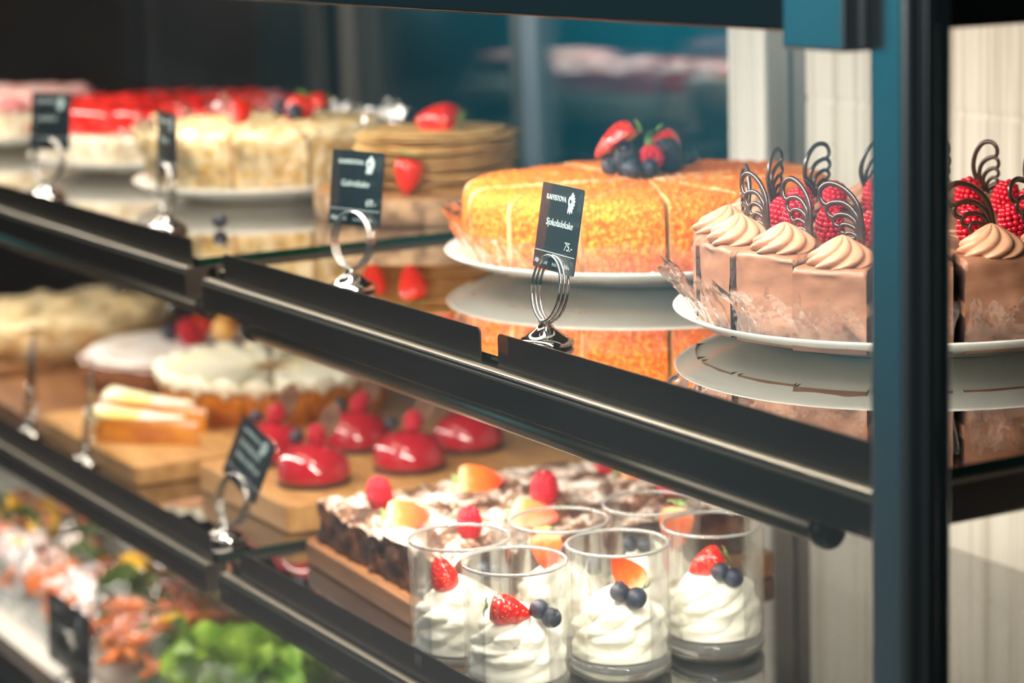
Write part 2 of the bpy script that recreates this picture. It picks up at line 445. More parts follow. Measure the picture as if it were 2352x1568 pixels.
# ------------------------------------------------------------------ the case
case = thing('display_case', 'dark framed glass bakery display case with corner post', 'display case', (0, 0, 0))
pts = rounded_rect(-.018, .016, -.006, .026, .006, 5)
V, F = prism(pts, .55, 1.625); o = mk('corner_post', V, F, M['post'], case); 
for p in o.data.polygons: p.use_smooth = True
es = o.modifiers.new('split', 'EDGE_SPLIT'); es.split_angle = radians(30)
wn = o.modifiers.new('wn', 'WEIGHTED_NORMAL'); wn.keep_sharp = True
m = MB(); m.box(.0165, .0195, .004, .012, .55, 1.6); m.build('post_trim', M['post'], case, bevel=.001)
m = MB(); m.box(-2.72, -.072, -.004, .032, 1.4885, 1.62); m.build('front_header', M['header'], case, bevel=.002)
m = MB(); m.box(-.072, -.018, -.02, .026, 1.481, 1.62); m.build('header_reflection_block', M['post'], case, bevel=.002)  # added block standing in for a teal reflection at the header's end
m = MB(); m.box(-.014, .014, .026, YB + .02, 1.492, 1.62); m.build('side_header', M['header'], case, bevel=.002)
m = MB(); m.box(-2.72, 0, .032, YB + .03, 1.60, 1.62); m.build('roof_panel', M['header'], case, bevel=.002)
m = MB(); m.box(-2.7, -.0185, -.005, -.001, .69, 1.488); m.build('front_pane', M['pane'], case, smooth=False)
m = MB(); m.box(.004, .008, .027, YB, .69, 1.492); m.build('side_pane', M['pane'], case, smooth=False)
m = MB(); m.box(-2.72, -2.70, -.004, YB + .02, .55, 1.62); m.build('end_panel', M['header'], case, bevel=.002)
m = MB(); m.box(-2.72, .0, .0, YB + .02, .55, .70); m.build('base_cabinet', M['header'], case, bevel=.003)
m = MB(); m.box(-2.70, -.02, .0, .02, .70, .724); m.build('deck_rail', M['rail'], case, bevel=.002)
m = MB(); m.box(-2.69, -.02, .02, YB, .70, .7095); m.build('deck_tray', M['paper'], case, bevel=.002)
# white ribbed panel closing the right part of the back
V, F = [], []
x0, x1 = -.887, -.02; n = 260
fr = []
for i in range(n + 1):
    x = x0 + (x1 - x0) * i / n
    fr.append((x, YB - .005 if i % 2 == 0 else YB))
zs = [.711, .93, .936, .94, 1.03, 1.034, 1.04, 1.36, 1.364, 1.37, 1.59]
for z in zs:
    for x, y in fr: V.append((x, y + (.002 if z in (.936, 1.034, 1.364) else 0), z))
nn = len(fr)
for j in range(len(zs) - 1):
    for i in range(nn - 1):
        F.append((j * nn + i, j * nn + i + 1, (j + 1) * nn + i + 1, (j + 1) * nn + i))
b0 = len(V)
V += [(x0, YB + .012, zs[0]), (x1, YB + .012, zs[0]), (x1, YB + .012, zs[-1]), (x0, YB + .012, zs[-1])]
F.append((b0, b0 + 1, b0 + 2, b0 + 3))
mk('ribbed_back_panel', V, F, M['ribbed'], case, smooth=False)
m = MB(); m.box(-1.02, -.958, YB - .004, YB + .02, .711, 1.59); m.build('white_back_stile', M['ribbed'], case, bevel=.002)
m = MB(); m.box(-.958, -.924, YB, YB + .025, .711, 1.59); m.build('back_stile', M['alu'], case, bevel=.002)
m = MB(); m.box(-.924, -.914, YB + .006, YB + .025, .711, 1.59); m.build('rubber_seam', M['seam'], case, smooth=False)
m = MB(); m.box(-.914, -.887, YB - .002, YB + .025, .711, 1.59); m.build('back_stile', M['alu'], case, bevel=.002)

def sliding_door(k, x0, x1, y, stiles):
    m = MB()
    m.box(x0, x1, y, y + .012, .715, .745); m.box(x0, x1, y, y + .012, 1.56, 1.595)
    o = m.build('door_%d' % k, M['alu_dark'], None, bevel=.002); structure(o)
    for a, b, mat in stiles:
        s = MB(); s.box(a, b, y - .002, y + .014, .715, 1.595); s.build('stile', M[mat], o, bevel=.002)
    s = MB(); s.box(x0 + .01, x1 - .01, y + .004, y + .008, .74, 1.57); s.build('pane', M['backpane'], o, smooth=False)
    return o
sliding_door(1, -1.508, -1.02, YB + .008, [(-1.482, -1.456, 'alu_dark'), (-1.456, -1.42, 'bluealu')])
sliding_door(2, -2.0, -1.482, YB + .03, [(-1.508, -1.482, 'alu'), (-1.996, -1.95, 'alu'), (-1.93, -1.874, 'alu_dark')])
sliding_door(3, -2.70, -1.996, YB + .008, [(-2.053, -1.998, 'alu_dark')])

# lamps: tubes under header and shelves
def lamp_tube(label, x0, x1, y, z):
    t = thing('light_bar', label, 'lamp', ((x0 + x1) / 2, y, z), group=None)
    h = (x1 - x0) / 2
    V, F = tube([(-h, 0, 0), (h, 0, 0)], .009, n=16); mk('tube_housing', V, F, M['led'], t)
    for s in (-1, 1):
        V, F = tube([(s * (h - .002), 0, 0), (s * (h + .006), 0, 0)], .011, n=16); mk('end_cap', V, F, M['alu_dark'], t)
    return t
lamp_tube('slim light bar under the front rail of the near upper shelf', -.93, -.108, .033, 1.199)
lamp_tube('slim light bar under the front rail of the far upper shelf', -2.6, -1.04, .033, 1.205)

def area(name, loc, sx, sy, rot, e, col=(1, .93, .82)):
    l = bpy.data.lights.new(name, 'AREA'); l.shape = 'RECTANGLE'; l.size = sx; l.size_y = sy; l.energy = e; l.color = col
    o = bpy.data.objects.new(name, l); COL.objects.link(o); o.location = loc; o.rotation_euler = rot
    return o
WARM = (1, .92, .80)
area('header_strip_light', (-.52, .05, 1.483), .9, .03, (radians(28), 0, 0), 7.0, WARM)
area('header_strip_light_far', (-1.75, .05, 1.483), 1.4, .03, (radians(28), 0, 0), 6.4, WARM)
area('shelf_strip_light', (-.5, .047, 1.196), .85, .014, (radians(36), 0, 0), 5.0, WARM)
area('shelf_strip_light_far', (-1.75, .047, 1.196), 1.4, .014, (radians(24), 0, 0), 3.3, WARM)
area('lower_strip_light', (-.5, .045, .945), .85, .014, (radians(24), 0, 0), 2.0, WARM)
area('lower_strip_light_far', (-1.75, .045, .945), 1.4, .014, (radians(24), 0, 0), 2.9, WARM)

# ------------------------------------------------------------------ fruit
def icos(r, sub=1):
    bm = bmesh.new(); bmesh.ops.create_icosphere(bm, subdivisions=sub, radius=r)
    V = [v.co.copy() for v in bm.verts]; F = [[v.index for v in f.verts] for f in bm.faces]
    bm.free(); return V, F

def drupelet_mesh(name, mat, core, R=.0092, H=.0115, seed=1):
    rn = random.Random(seed)
    m = MB()
    V, F = lathe([(0, -H * .8), (R * .7, -H * .6), (R * .82, 0), (R * .62, H * .6), (0, H * .9)], 16)
    m.add(V, F, 1)
    IV, IF = icos(1, 2)
    for j in range(7):
        ph = -.85 + 1.9 * j / 6.2
        rr = R * max(.12, cos(ph) ** .8) * (1 if ph > -.5 else .95); z = H * sin(ph) * 1.02
        cnt = max(3, int(round(2 * pi * rr / (R * .44))))
        for i in range(cnt):
            a = 2 * pi * (i + .5 * (j % 2)) / cnt + rn.uniform(-.06, .06)
            s = R * .245 * rn.uniform(.93, 1.07)
            c = Vector((rr * .86 * cos(a), rr * .86 * sin(a), z))
            m.add([c + v * s for v in IV], IF, 0)
    s = R * .3
    m.add([Vector((0, 0, H * 1.0)) + v * s for v in IV], IF, 0)
    o = m.build(name, [M[mat], M[core]], None)
    return o

RASP = drupelet_mesh('raspberry', 'raspberry', 'rasphair')
BLACKB = drupelet_mesh('blackberry', 'blackberry', 'blackberry', R=.0095, H=.011, seed=5)
def blueberry_mesh():
    R = .0074
    prof = [(0, -R)] + [(R * cos(a), R * sin(a) * .94) for a in [radians(d) for d in range(-80, 61, 10)]]
    prof += [(R * .42, R * .93), (R * .36, R * 1.0), (R * .30, R * .86), (R * .12, R * .78), (0, R * .77)]
    V, F = lathe(prof, 24)
    V2 = []
    for v in V:
        v = Vector(v)
        if v.z > R * .88 and v.length > 0:
            a = math.atan2(v.y, v.x); v.z += .0006 * cos(5 * a)
        V2.append(v)
    o = mk('blueberry', V2, F, M['blueberry'])
    return o
BLUEB = blueberry_mesh()
proto_used = {}
def place(proto, loc, rot, label, cat, group=None, scale=1.0):
    """first call moves the prototype itself, later calls copy it"""
    if proto.name not in proto_used:
        proto_used[proto.name] = 1
        o = proto
        o.location = loc; o.rotation_euler = rot; o.scale = (scale,) * 3
        o['label'] = label; o['category'] = cat
        if group: o['group'] = group
        elif 'group' in o: del o['group']
        return o
    o = dup(proto, loc, rot, label, None, scale)
    o['category'] = cat
    if 'group' in o: del o['group']
    if group: o['group'] = group
    return o
def raspberry(loc, rot, label, group=None, scale=1.0): return place(RASP, loc, rot, label, 'raspberry', group, scale)
def blueberry(loc, rot, label, group=None, scale=1.0): return place(BLUEB, loc, rot, label, 'blueberry', group, scale)

def axes(d, facing):
    """euler that turns local +Z to d and local -Y towards facing"""
    z = Vector(d).normalized(); y = -Vector(facing); y = (y - z * y.dot(z)).normalized(); x = y.cross(z)
    return Matrix(((x.x, y.x, z.x), (x.y, y.y, z.y), (x.z, y.z, z.z))).to_euler()
# along the shelf towards the right of the photo, towards the camera, up
RT, TW, UP = Vector((.49, .87, 0)), Vector((.87, -.49, 0)), Vector((0, 0, 1))
def straw_prof(L=.040, R=.0155):
    pr = [(0, .0), (R * .45, .0005), (R * .8, L * .05), (R * .97, L * .16), (R, L * .30), (R * .9, L * .48), (R * .70, L * .68), (R * .45, L * .85), (R * .2, L * .96), (0, L)]
    out = []
    for i in range(len(pr) - 1):
        for k in range(3):
            t = k / 3; out.append((pr[i][0] * (1 - t) + pr[i + 1][0] * t, pr[i][1] * (1 - t) + pr[i + 1][1] * t))
    out.append(pr[-1]); return out
def calyx(parent, n=6, r=.013, half=False):
    m = MB()
    for i in range(n):
        a = (pi if half else 2 * pi) * (i + .5) / n
        d = Vector((cos(a), sin(a), 0)); s = Vector((-sin(a), cos(a), 0))
        up = Vector((0, 0, -1))
        P = []
        for k in range(5):
            t = k / 4; w = .0032 * sin(pi * min(1, t * .8 + .2)) * (1 - t * .6)
            c = d * (r * t) + up * (.003 * sin(t * 2.5) + .0012)
            P += [c - s * w, c + up * .0008, c + s * w]
        F = []
        for k in range(4):
            F += [(3 * k, 3 * k + 1, 3 * k + 4, 3 * k + 3), (3 * k + 1, 3 * k + 2, 3 * k + 5, 3 * k + 4)]
        m.add(P, F)
    o = m.build('calyx', M['leaf'], parent)
    sd = o.modifiers.new('sol', 'SOLIDIFY'); sd.thickness = .0006
    return o
def make_strawberry():
    t = thing('strawberry', 'x', 'strawberry')
    V, F = lathe(straw_prof(), 32); mk('berry_flesh', V, F, M['straw'], t)
    calyx(t); return t
def make_half(kind=True):
    """half strawberry, cut face looks to -Y, length along +Z"""
    t = thing('strawberry_half', 'x', 'strawberry')
    pr = straw_prof()
    V, F = lathe(pr, 20, 0, pi); 
    mk('skin', V, F, M['straw'], t)
    L = [(r, z) for r, z in pr]
    Vc = [(-r, -.0002 - .0006 * 0, z) for r, z in L] + [(0, .0006, z) for r, z in L] + [(r, -.0002, z) for r, z in L]
    n = len(L); Fc = []
    for i in range(n - 1):
        Fc += [(i, n + i, n + i + 1, i + 1), (n + i, 2 * n + i, 2 * n + i + 1, n + i + 1)]
    mk('cut_face', Vc, Fc, M['flesh'], t)
    calyx(t, 4, .011, True)
    return t
STRAW = make_strawberry(); HALF = make_half()
def strawberry(loc, rot, label, group=None, scale=1.0): return place(STRAW, loc, rot, label, 'strawberry', group, scale)
def half(loc, rot, label, group=None, scale=1.0): return place(HALF, loc, rot, label, 'strawberry', group, scale)

# ------------------------------------------------------------------ plates
def plate(name, label, cx, cy, z, R, h=.022):
    pr = [(0, 0.004), (R * .60, .004), (R * .615, 0), (R * .64, 0), (R * .66, .004), (R * .82, .009), (R * .93, .0145), (R * .985, h - .003), (R, h - .0008), (R * .997, h), (R * .985, h - .0005), (R * .90, h - .0055), (R * .80, h - .0095), (R * .70, h - .0115), (0, h - .0115)]
    V, F = lathe(pr, 96)
    return tag(mk(name, V, F, M['china'], loc=(cx, cy, z)), label, 'plate')
YC = (-.728, .312); YR = .158
CC = (-.360, .300); CR = .155
NC = (-1.40, .263); NR = .128
RC = (-1.745, .285); RR = .152
plate('plate', 'white round plate carrying the orange crumb cake', YC[0], YC[1], ZT, .174)
plate('plate', 'white round plate carrying the chocolate cake with raspberries', CC[0], CC[1], ZT, .172)
plate('plate', 'white round plate carrying the almond flake cake', NC[0], NC[1], ZF, .150)
plate('plate', 'white round plate carrying the cake with red jelly top', RC[0], RC[1], ZF, .172)
plate('plate', 'white plate under the pinkish cake at the far left of the top shelf', -2.16, .21, ZF, .15)

# ------------------------------------------------------------------ cake wedges
def wedge_mesh(name, R, H, half_a, mats, parent, edge=.012, lump=.0, freq=60, seed=0, r0=.004, na=18, nr=14, nz=12, bulge=0.0, cutlump=.0, taper=0.0):
    """slice pointing from the origin along +X"""
    prof = []
    for i in range(nr + 1): prof.append((r0 + (R - edge - r0) * i / nr, H))
    for i in range(1, 6):
        a = pi / 2 * i / 5; prof.append((R - edge + edge * sin(a), H - edge + edge * cos(a)))
    for i in range(1, nz + 1):
        t = i / nz; prof.append((R - taper * t + bulge * sin(pi * t), (H - edge) * (1 - t)))
    V, F, fm = [], [], []
    np_ = len(prof); na1 = na + 1
    off = Vector((seed * 3.1, seed * 1.7, 0))
    for i in range(na1):
        a = -half_a + 2 * half_a * i / na
        for r, z in prof:
            v = Vector((r * cos(a), r * sin(a), z))
            if lump:
                nrm = Vector((cos(a), sin(a), 0)) if z < H - edge * .8 else Vector((0, 0, 1))
                d = noise.noise((v + off) * freq) + .6 * noise.noise((v + off) * freq * 2.3)
                if z > .001: v += nrm * (lump * d)
            V.append(v)
    for i in range(na):
        for j in range(np_ - 1):
            F.append((i * np_ + j, i * np_ + j + 1, (i + 1) * np_ + j + 1, (i + 1) * np_ + j)); fm.append(0)
    # cut sides: strips down to the base
    for i in (0, na):
        base = []
        for j in range(np_):
            V.append(Vector((V[i * np_ + j].x, V[i * np_ + j].y, 0))); base.append(len(V) - 1)
        for j in range(nr + 5):
            F.append((i * np_ + j, i * np_ + j + 1, base[j + 1], base[j])); fm.append(1)
    return mk(name, V, F, mats, parent, True, fm)

def cello_sheet(name, R, half_a, parent, z0, h, flare=.02, seed=0, mat='cello', amp=.006, n=22, m=7, r_in=.002):
    """crumpled clear strip standing round the outside of a slice"""
    V, F = [], []
    rn = random.Random(seed)
    for i in range(n + 1):
        a = -half_a + 2 * half_a * i / n
        hh = h * (1 + .35 * noise.noise(Vector((i * .45, seed * 2.3, 1))))
        for j in range(m + 1):
            t = j / m
            r = R + r_in + flare * t ** 1.6 + amp * t * noise.noise(Vector((i * .55, t * 2, seed * 5.1)))
            V.append((r * cos(a), r * sin(a), z0 + hh * t))
    for i in range(n):
        for j in range(m):
            F.append((i * (m + 1) + j, (i + 1) * (m + 1) + j, (i + 1) * (m + 1) + j + 1, i * (m + 1) + j + 1))
    return mk(name, V, F, M[mat], parent)

# orange crumb cake: 12 slices
ORD = ['first', 'second', 'third']
def polar(c, a, r): return (c[0] + r * cos(a), c[1] + r * sin(a))
CAMD = math.atan2(-.785 - .31, .99 + .73)
ylabels = {}
def angdesc(k, n):
    return
nY = 14
ydesc = [
 'slice of orange crumb cake nearest the camera, facing the glass',
 'slice of orange crumb cake just right of the nearest slice',
 'slice of orange crumb cake on the plate side towards the chocolate cake',
 'slice of orange crumb cake at the right behind the chocolate wings',
 'slice of orange crumb cake at the right rear of its plate',
 'slice of orange crumb cake at the rear, right of the berry topping',
 'rearmost slice of orange crumb cake behind the berry topping',
 'slice of orange crumb cake at the rear, left of the berry topping',
 'slice of orange crumb cake at the far left with exposed pale filling',
 'slice of orange crumb cake at the left edge above the clear wrap',
 'slice of orange crumb cake at the left front of its plate',
 'slice of orange crumb cake third to the left of the nearest slice',
 'slice of orange crumb cake second to the left of the nearest slice',
 'slice of orange crumb cake behind the tilted Sjokoladekake sign']
for k in range(nY):
    a = CAMD - radians(7.5) + 2 * pi * k / nY
    off = .0022 + (.004 if k in (10,) else 0)
    x, y = polar(YC, a, off)
    t = thing('cake_slice', ydesc[k], 'cake slice', (x, y, ZT + .0115), a, 'orange crumb cake slices')
    wedge_mesh('crumb_coated_sponge', YR - .004, .064 + .0006 * (k % 3), pi / nY - .011, [M['crumb'], M['cakecut']], t, edge=.014, lump=.0019, freq=170, seed=k, na=40, nr=44, nz=26, bulge=.002, taper=.004)
    cello_sheet('cellophane_collar', YR - .004, pi / nY * .98, t, .005, .026 if k not in (9, 10) else .036, .010 if k not in (9, 8, 10) else .018, seed=k)

# chocolate cake: 12 slices
def crom(P, n=7):
    P = [P[0]] + list(P) + [P[-1]]; out = []
    for i in range(1, len(P) - 2):
        for k in range(n):
            t = k / n; r = []
            for c in range(2):
                p0, p1, p2, p3 = P[i - 1][c], P[i][c], P[i + 1][c], P[i + 2][c]
                r.append(.5 * (2 * p1 + (p2 - p0) * t + (2 * p0 - 5 * p1 + 4 * p2 - p3) * t * t + (3 * p1 - p0 - 3 * p2 + p3) * t ** 3))
            out.append(tuple(r))
    out.append(tuple(P[-1])); return out
WING = [[(0, -12), (-18, 22), (-28, 50), (-27, 75), (-18, 98), (-4, 115), (10, 121), (24, 119), (33, 109), (34, 96), (28, 86)],
        [(0, -10), (-14, 30), (-13, 55), (-4, 72), (10, 82), (25, 86), (34, 80), (36, 70), (30, 60)],
        [(1, -8), (-6, 25), (-3, 42), (8, 54), (22, 60), (32, 56), (34, 47), (28, 40)],
        [(2, -6), (0, 15), (6, 28), (18, 38), (28, 36), (31, 29), (25, 23)],
        [(3, -4), (8, 10), (16, 18), (25, 20), (28, 13), (20, 8), (10, 4)]]
def wing_mesh(parent, s=1.0, seed=0):
    """filigree chocolate wing in the XZ plane, base at origin"""
    m = MB(); f = .00033 * s
    for q, c in enumerate(WING):
        pts = [(x * f, 0, z * f) for x, z in crom(c)]
        n = len(pts)
        rad = [(.0021 - .00016 * q) * s * (1 - .25 * i / n) for i in range(n)]
        V, F = tube(pts, rad, n=8, flat=.75, up=Vector((0, 1, 0)))
        m.add(V, F)
    return m.build('chocolate_wing', M['chocolate'], parent)

def rosette_path(turns, R0, R1, z0, z1, n=60, pw=1.0):
    P = []
    for i in range(n + 1):
        t = i / n; a = 2 * pi * turns * t
        r = R0 + (R1 - R0) * t ** pw
        P.append((r * cos(a), r * sin(a), z0 + (z1 - z0) * t))
    return P
def rosette(name, mat, parent, loc, R=.022, H=.021, lobes=8, rz=0.0, seed=0):
    """star nozzle swirl: ridges sweep round and up to a small tip"""
    V, F = [], []
    na, nz = 96, 26
    prof = [(0.001, 0), (.86, 0), (.97, .06), (1.0, .16), (.98, .27), (.90, .40), (.77, .52), (.61, .64), (.45, .75), (.29, .86), (.14, .95), (.02, 1.0)]
    rows = []
    for q in range(len(prof) - 1):
        for k in range(3):
            t = k / 3; rows.append((prof[q][0] * (1 - t) + prof[q + 1][0] * t, prof[q][1] * (1 - t) + prof[q + 1][1] * t))
    rows.append(prof[-1])
    for r, z in rows:
        for i in range(na):
            a = 2 * pi * i / na
            w = abs(sin(.5 * (lobes * (a - 1.7 * z ** .8) + .8 * sin(a + seed))))
            f = .80 + .26 * w ** .7 + .07 * sin(a + seed * 2)
            rr = R * r * f
            V.append((rr * cos(a) + .003 * z * cos(seed), rr * sin(a) + .003 * z * sin(seed), H * (z + .05 * (w - .5) * r)))
    for j in range(len(rows) - 1):
        for i in range(na): F.append((j * na + i, j * na + (i + 1) % na, (j + 1) * na + (i + 1) % na, (j + 1) * na + i))
    F.append(tuple(range((len(rows) - 1) * na, len(rows) * na)))
    return mk(name, V, F, M[mat], parent, loc=loc, rot=(0, 0, rz))

cam_c = math.atan2(-.785 - CC[1], .99 - CC[0])
csl = [(0, 'front chocolate cake slice hidden mostly by the corner post'), (-22, 'chocolate cake slice seen just right of the dark corner post'), (-44, 'chocolate cake slice at the right edge of the photo, front'),
       (-66, 'chocolate cake slice on the right side of the plate, towards the side pane'), (-88, 'rightmost chocolate cake slice of the plate'), (-111, 'chocolate cake slice at the right rear of the plate'), (-131, 'chocolate cake slice behind the right photo edge, rear'),
       (-151, 'chocolate cake slice at the rear, its big wing at the right photo edge'), (-171, 'chocolate cake slice at the rear just right of the corner post'), (166, 'chocolate cake slice at the rear, its tall wing just left of the corner post'),
       (144, 'chocolate cake slice at the rear, its wing before the dark seam of the back wall'), (122, 'chocolate cake slice at the left rear, its wing before the orange cake'),
       (85, 'leftmost chocolate cake slice showing dark sponge on its cut side'), (62, 'second chocolate cake slice from the left with a dark cut seam'),
       (40, 'third chocolate cake slice from the left, wide smooth face'), (20, 'chocolate cake slice directly left of the corner post')]
for k, (ph, lab) in enumerate(csl):
    a = cam_c - radians(ph)
    x, y = polar(CC, a, .003 if ph != 20 else .008)
    t = thing('chocolate_cake_slice', lab, 'cake slice', (x, y, ZT + .0117), a, 'chocolate cake slices')
    wedge_mesh('frosted_sponge', CR - .002, .062 - (.006 if ph == 20 else 0), radians(9.8), [M['ganache'], M['layers']], t, edge=.005, lump=.0018, freq=42, seed=k + 40, na=18, nz=16)
    rosette('cream_rosette', 'rosette', t, (CR - .025, 0, .0605 - (.006 if ph == 20 else 0)), rz=k * 1.3, seed=k)
    w = wing_mesh(t, 1.0 if abs(ph) > 100 else 1.08, k)
    w.location = (CR - .040, .008 if abs(ph) < 100 else .003, .0725)
    lean = 0 if abs(ph) > 100 else 34
    w.rotation_euler = (Matrix.Rotation(radians(-90 + RND.uniform(-12, 12)), 3, 'Z') @ Matrix.Rotation(radians(RND.uniform(-4, 10)), 3, 'X') @ Matrix.Rotation(radians(lean), 3, 'Y')).to_euler()
    cello_sheet('cellophane_collar', CR - .004, radians(9.9), t, .004, .034, .022, seed=60 + k, amp=.016)
    x, y = polar(CC, a + radians(3), CR - .062)
    raspberry((x, y, ZT + .0117 + .062 + .0115), (RND.uniform(-.3, .3), RND.uniform(-.3, .3), k), 'red raspberry on the ' + lab.replace('chocolate cake ', '').replace('before the dark seam of the back wall', 'by the dark seam').replace('on the right side of the plate, ', '').replace('at the rear, its tall wing just', 'at the rear'), None, 1.05)

# berries on the orange cake
zt = ZT + .0115 + .066
def onyc(r, b, z): return (YC[0] + RT.x * r - TW.x * b, YC[1] + RT.y * r - TW.y * b, zt + z)
half(onyc(-.006, .036, .034), axes(-RT * 1.0 - UP * .58, TW * .25 - UP * 1.0), 'red strawberry half leaning left on the orange crumb cake topping', scale=1.05)
half(onyc(.012, .060, .030), axes(RT * .5 - UP * .8, -TW), 'small strawberry half at the back of the orange cake topping', scale=.9)
place(BLACKB, onyc(-.016, .012, .011), (.3, .2, 0), 'blackberry at the left of the orange cake topping', 'blackberry', None, 1.15)
place(BLACKB, onyc(.020, .034, .013), (.2, -.3, 1), 'blackberry at the right of the orange cake topping', 'blackberry', None, 1.25)
place(BLACKB, onyc(-.018, .040, .013), (.5, .3, 2), 'blackberry at the back of the orange cake topping', 'blackberry', None, 1.1)
raspberry(onyc(.004, .018, .013), (radians(70), 0, radians(60)), 'red raspberry in the middle of the orange cake topping', None, 1.15)
blueberry(onyc(-.031, .014, .008), (.9, .2, 1), 'leftmost blueberry on the orange cake topping', None, 1.1)
blueberry(onyc(-.014, -.008, .008), (.4, .2, 1), 'blueberry in front of the left blackberry on the orange cake', None, 1.15)
blueberry(onyc(.002, -.006, .008), (1.2, .3, 0), 'front blueberry touching the raspberry on the orange cake', None, 1.05)
blueberry(onyc(.031, .050, .009), (.3, .1, 1), 'blueberry at the right end of the orange cake topping', None, 1.15)
blueberry(onyc(.040, .066, .009), (.2, -.3, 1), 'dark blueberry at the far right rear of the orange cake topping', None, 1.15)
m = MB()
for q, (dx, dz) in enumerate(((-.004, .020), (.004, .017), (.009, .010))):
    V, F = tube([(0, 0, 0), (dx * .6, .001, dz * .6), (dx, .002, dz)], [.0022, .0030, .0004], n=8, flat=.4)
    m.add(V, F)
tag(m.build('leaf_sprig', M['leaf'], None, loc=onyc(.003, .040, .014)), 'small green leaf sprig standing in the orange cake topping', 'leaf')

# ------------------------------------------------------------------ sign holders
def text_mesh(parts):
    """parts: (text, size, x, z, align) -> V,F in the XZ plane facing -Y"""
    m = MB()
    dg = bpy.context.evaluated_depsgraph_get
    for txt, size, x, z, al, sh in parts:
        cu = bpy.data.curves.new('t', 'FONT'); cu.body = txt; cu.size = size; cu.align_x = al; cu.extrude = .00012; cu.resolution_u = 3; cu.shear = sh
        o = bpy.data.objects.new('t', cu); COL.objects.link(o)
        bpy.context.view_layer.update()
        me = bpy.data.meshes.new_from_object(o.evaluated_get(dg()))
        m.add([(v.co.x + x, -v.co.z, v.co.y + z) for v in me.vertices], [list(p.vertices) for p in me.polygons])
        bpy.data.objects.remove(o); bpy.data.curves.remove(cu); bpy.data.meshes.remove(me)
    return m
def logo(m, x, z, s):
    """half rosette of petals around a ring"""
    for k in range(9):
        a = radians(70 - k * 22)
        d = Vector((cos(a), 0, sin(a))); q = Vector((-sin(a), 0, cos(a)))
        c = Vector((x, 0, z))
        L = s * (1.0 if k < 6 else 1.25)
        P = [c + d * s * .35 - q * s * .16, c + d * L * .8 - q * s * .15, c + d * L, c + d * L * .8 + q * s * .15, c + d * s * .35 + q * s * .16]
        V = [p + Vector((0, -.00012, 0)) for p in P] + [p + Vector((0, .00012, 0)) for p in P]
        m.add(V, [(0, 1, 2, 3, 4), (9, 8, 7, 6, 5)] + [(i, (i + 1) % 5, 5 + (i + 1) % 5, 5 + i) for i in range(5)])
    n = 20; V, F = [], []
    for i in range(n):
        a = 2 * pi * i / n
        for r in (s * .20, s * .48):
            V += [(x + r * cos(a), -.00012, z + r * 1.15 * sin(a)), (x + r * cos(a), .00012, z + r * 1.15 * sin(a))]
    for i in range(n):
        j = (i + 1) % n
        F += [(4 * i, 4 * j, 4 * j + 2, 4 * i + 2), (4 * i + 1, 4 * i + 3, 4 * j + 3, 4 * j + 1), (4 * i + 2, 4 * j + 2, 4 * j + 3, 4 * i + 3), (4 * i, 4 * i + 1, 4 * j + 1, 4 * j)]
    m.add(V, F)

def sign(label, loc, rz, lines, tilt=8, roll=0, W=.064, Hc=.061, card_z=.066, card_dx=0.0, price=None, foot=None):
    t = thing('sign_holder', label, 'sign holder', loc, rz, 'chrome sign holders with black cards')
    pr = [(0, 0), (.0195, 0), (.0205, .0015), (.0198, .004), (.0165, .0065), (.0150, .0068), (.0120, .0095), (.0070, .0128), (.0045, .0160), (.0040, .0190), (0, .0195)]
    V, F = lathe(pr, 48); mk('base', V, F, M['chrome'], t)
    tl = radians(tilt); rl_ = radians(roll)
    R = Matrix.Rotation(rl_, 4, 'Y') @ Matrix.Rotation(-tl, 4, 'X')
    # coil: three turns of wire in the card's plane
    m = MB(); rr = .0235
    P = []
    for i in range(3 * 36 + 1):
        a = 2 * pi * i / 36 - pi / 2
        P.append(R @ Vector((rr * cos(a), -.0045 + .0095 * i / 108, rr + rr * sin(a))))
    V, F = tube(P, .00105, n=8)
    m.add([v + Vector((0, 0, .0175)) for v in V], F)
    m.build('wire_coil', M['chrome'], t)
    pts = rounded_rect(-W / 2, W / 2, 0, Hc, .0022, 4)
    V, F = prism(pts, -.0005, .0005)
    V = [(x, z, y) for x, y, z in V]
    o = mk('card', V, F, M['card'], t, smooth=False)
    o.matrix_local = Matrix.Translation((0, 0, .0175)) @ R @ Matrix.Translation((card_dx, .001, card_z - .030))
    parts = []
    parts.append(('KAFFISTOVA', .0054, -W * .36, Hc * .815, 'LEFT', 0))
    for q, (s, z, sz) in enumerate(lines):
        if s: parts.append((s, sz, -W * .30, Hc * z, 'LEFT', .15))
    if price: parts.append((price, .0085, W * .20, Hc * .27, 'LEFT', .15))
    if foot: parts.append((foot, .0048, -W * .46, Hc * .06, 'LEFT', .1))
    m = text_mesh(parts)
    logo(m, W * .225, Hc * .835, .0072)
    m.box(-W * .48, W * .48, -.0001, .0001, Hc * .205, Hc * .212)
    def scribble(x, z, n, h):
        # faint unreadable chalk strokes
        for k in range(n):
            w2 = h * RND.uniform(.25, .6); hh = h * RND.uniform(.55, 1.0)
            m.box(x, x + w2 * .35, -.0001, .0001, z, z + hh); m.box(x, x + w2, -.0001, .0001, z + hh * .4, z + hh * .55)
            x += w2 * 1.35
    for q, (s, z, sz) in enumerate(lines):
        if not s: scribble(-W * .32, Hc * z, 9, sz * .75)
    if foot: scribble(-W * .02, Hc * .06, 14, .0034)
    for v in m.V: v.y -= .00065
    m.build('lettering', M['chalk'], o, smooth=False)
    return t
FOOT = 'Allergener'
sign('chrome ring holder with black card reading Gulrotkake, left of the orange cake', (-.785, .058, ZT), radians(15), [('Gulrotkake', .52, .0076)], tilt=8, price='69.-', foot=FOOT)
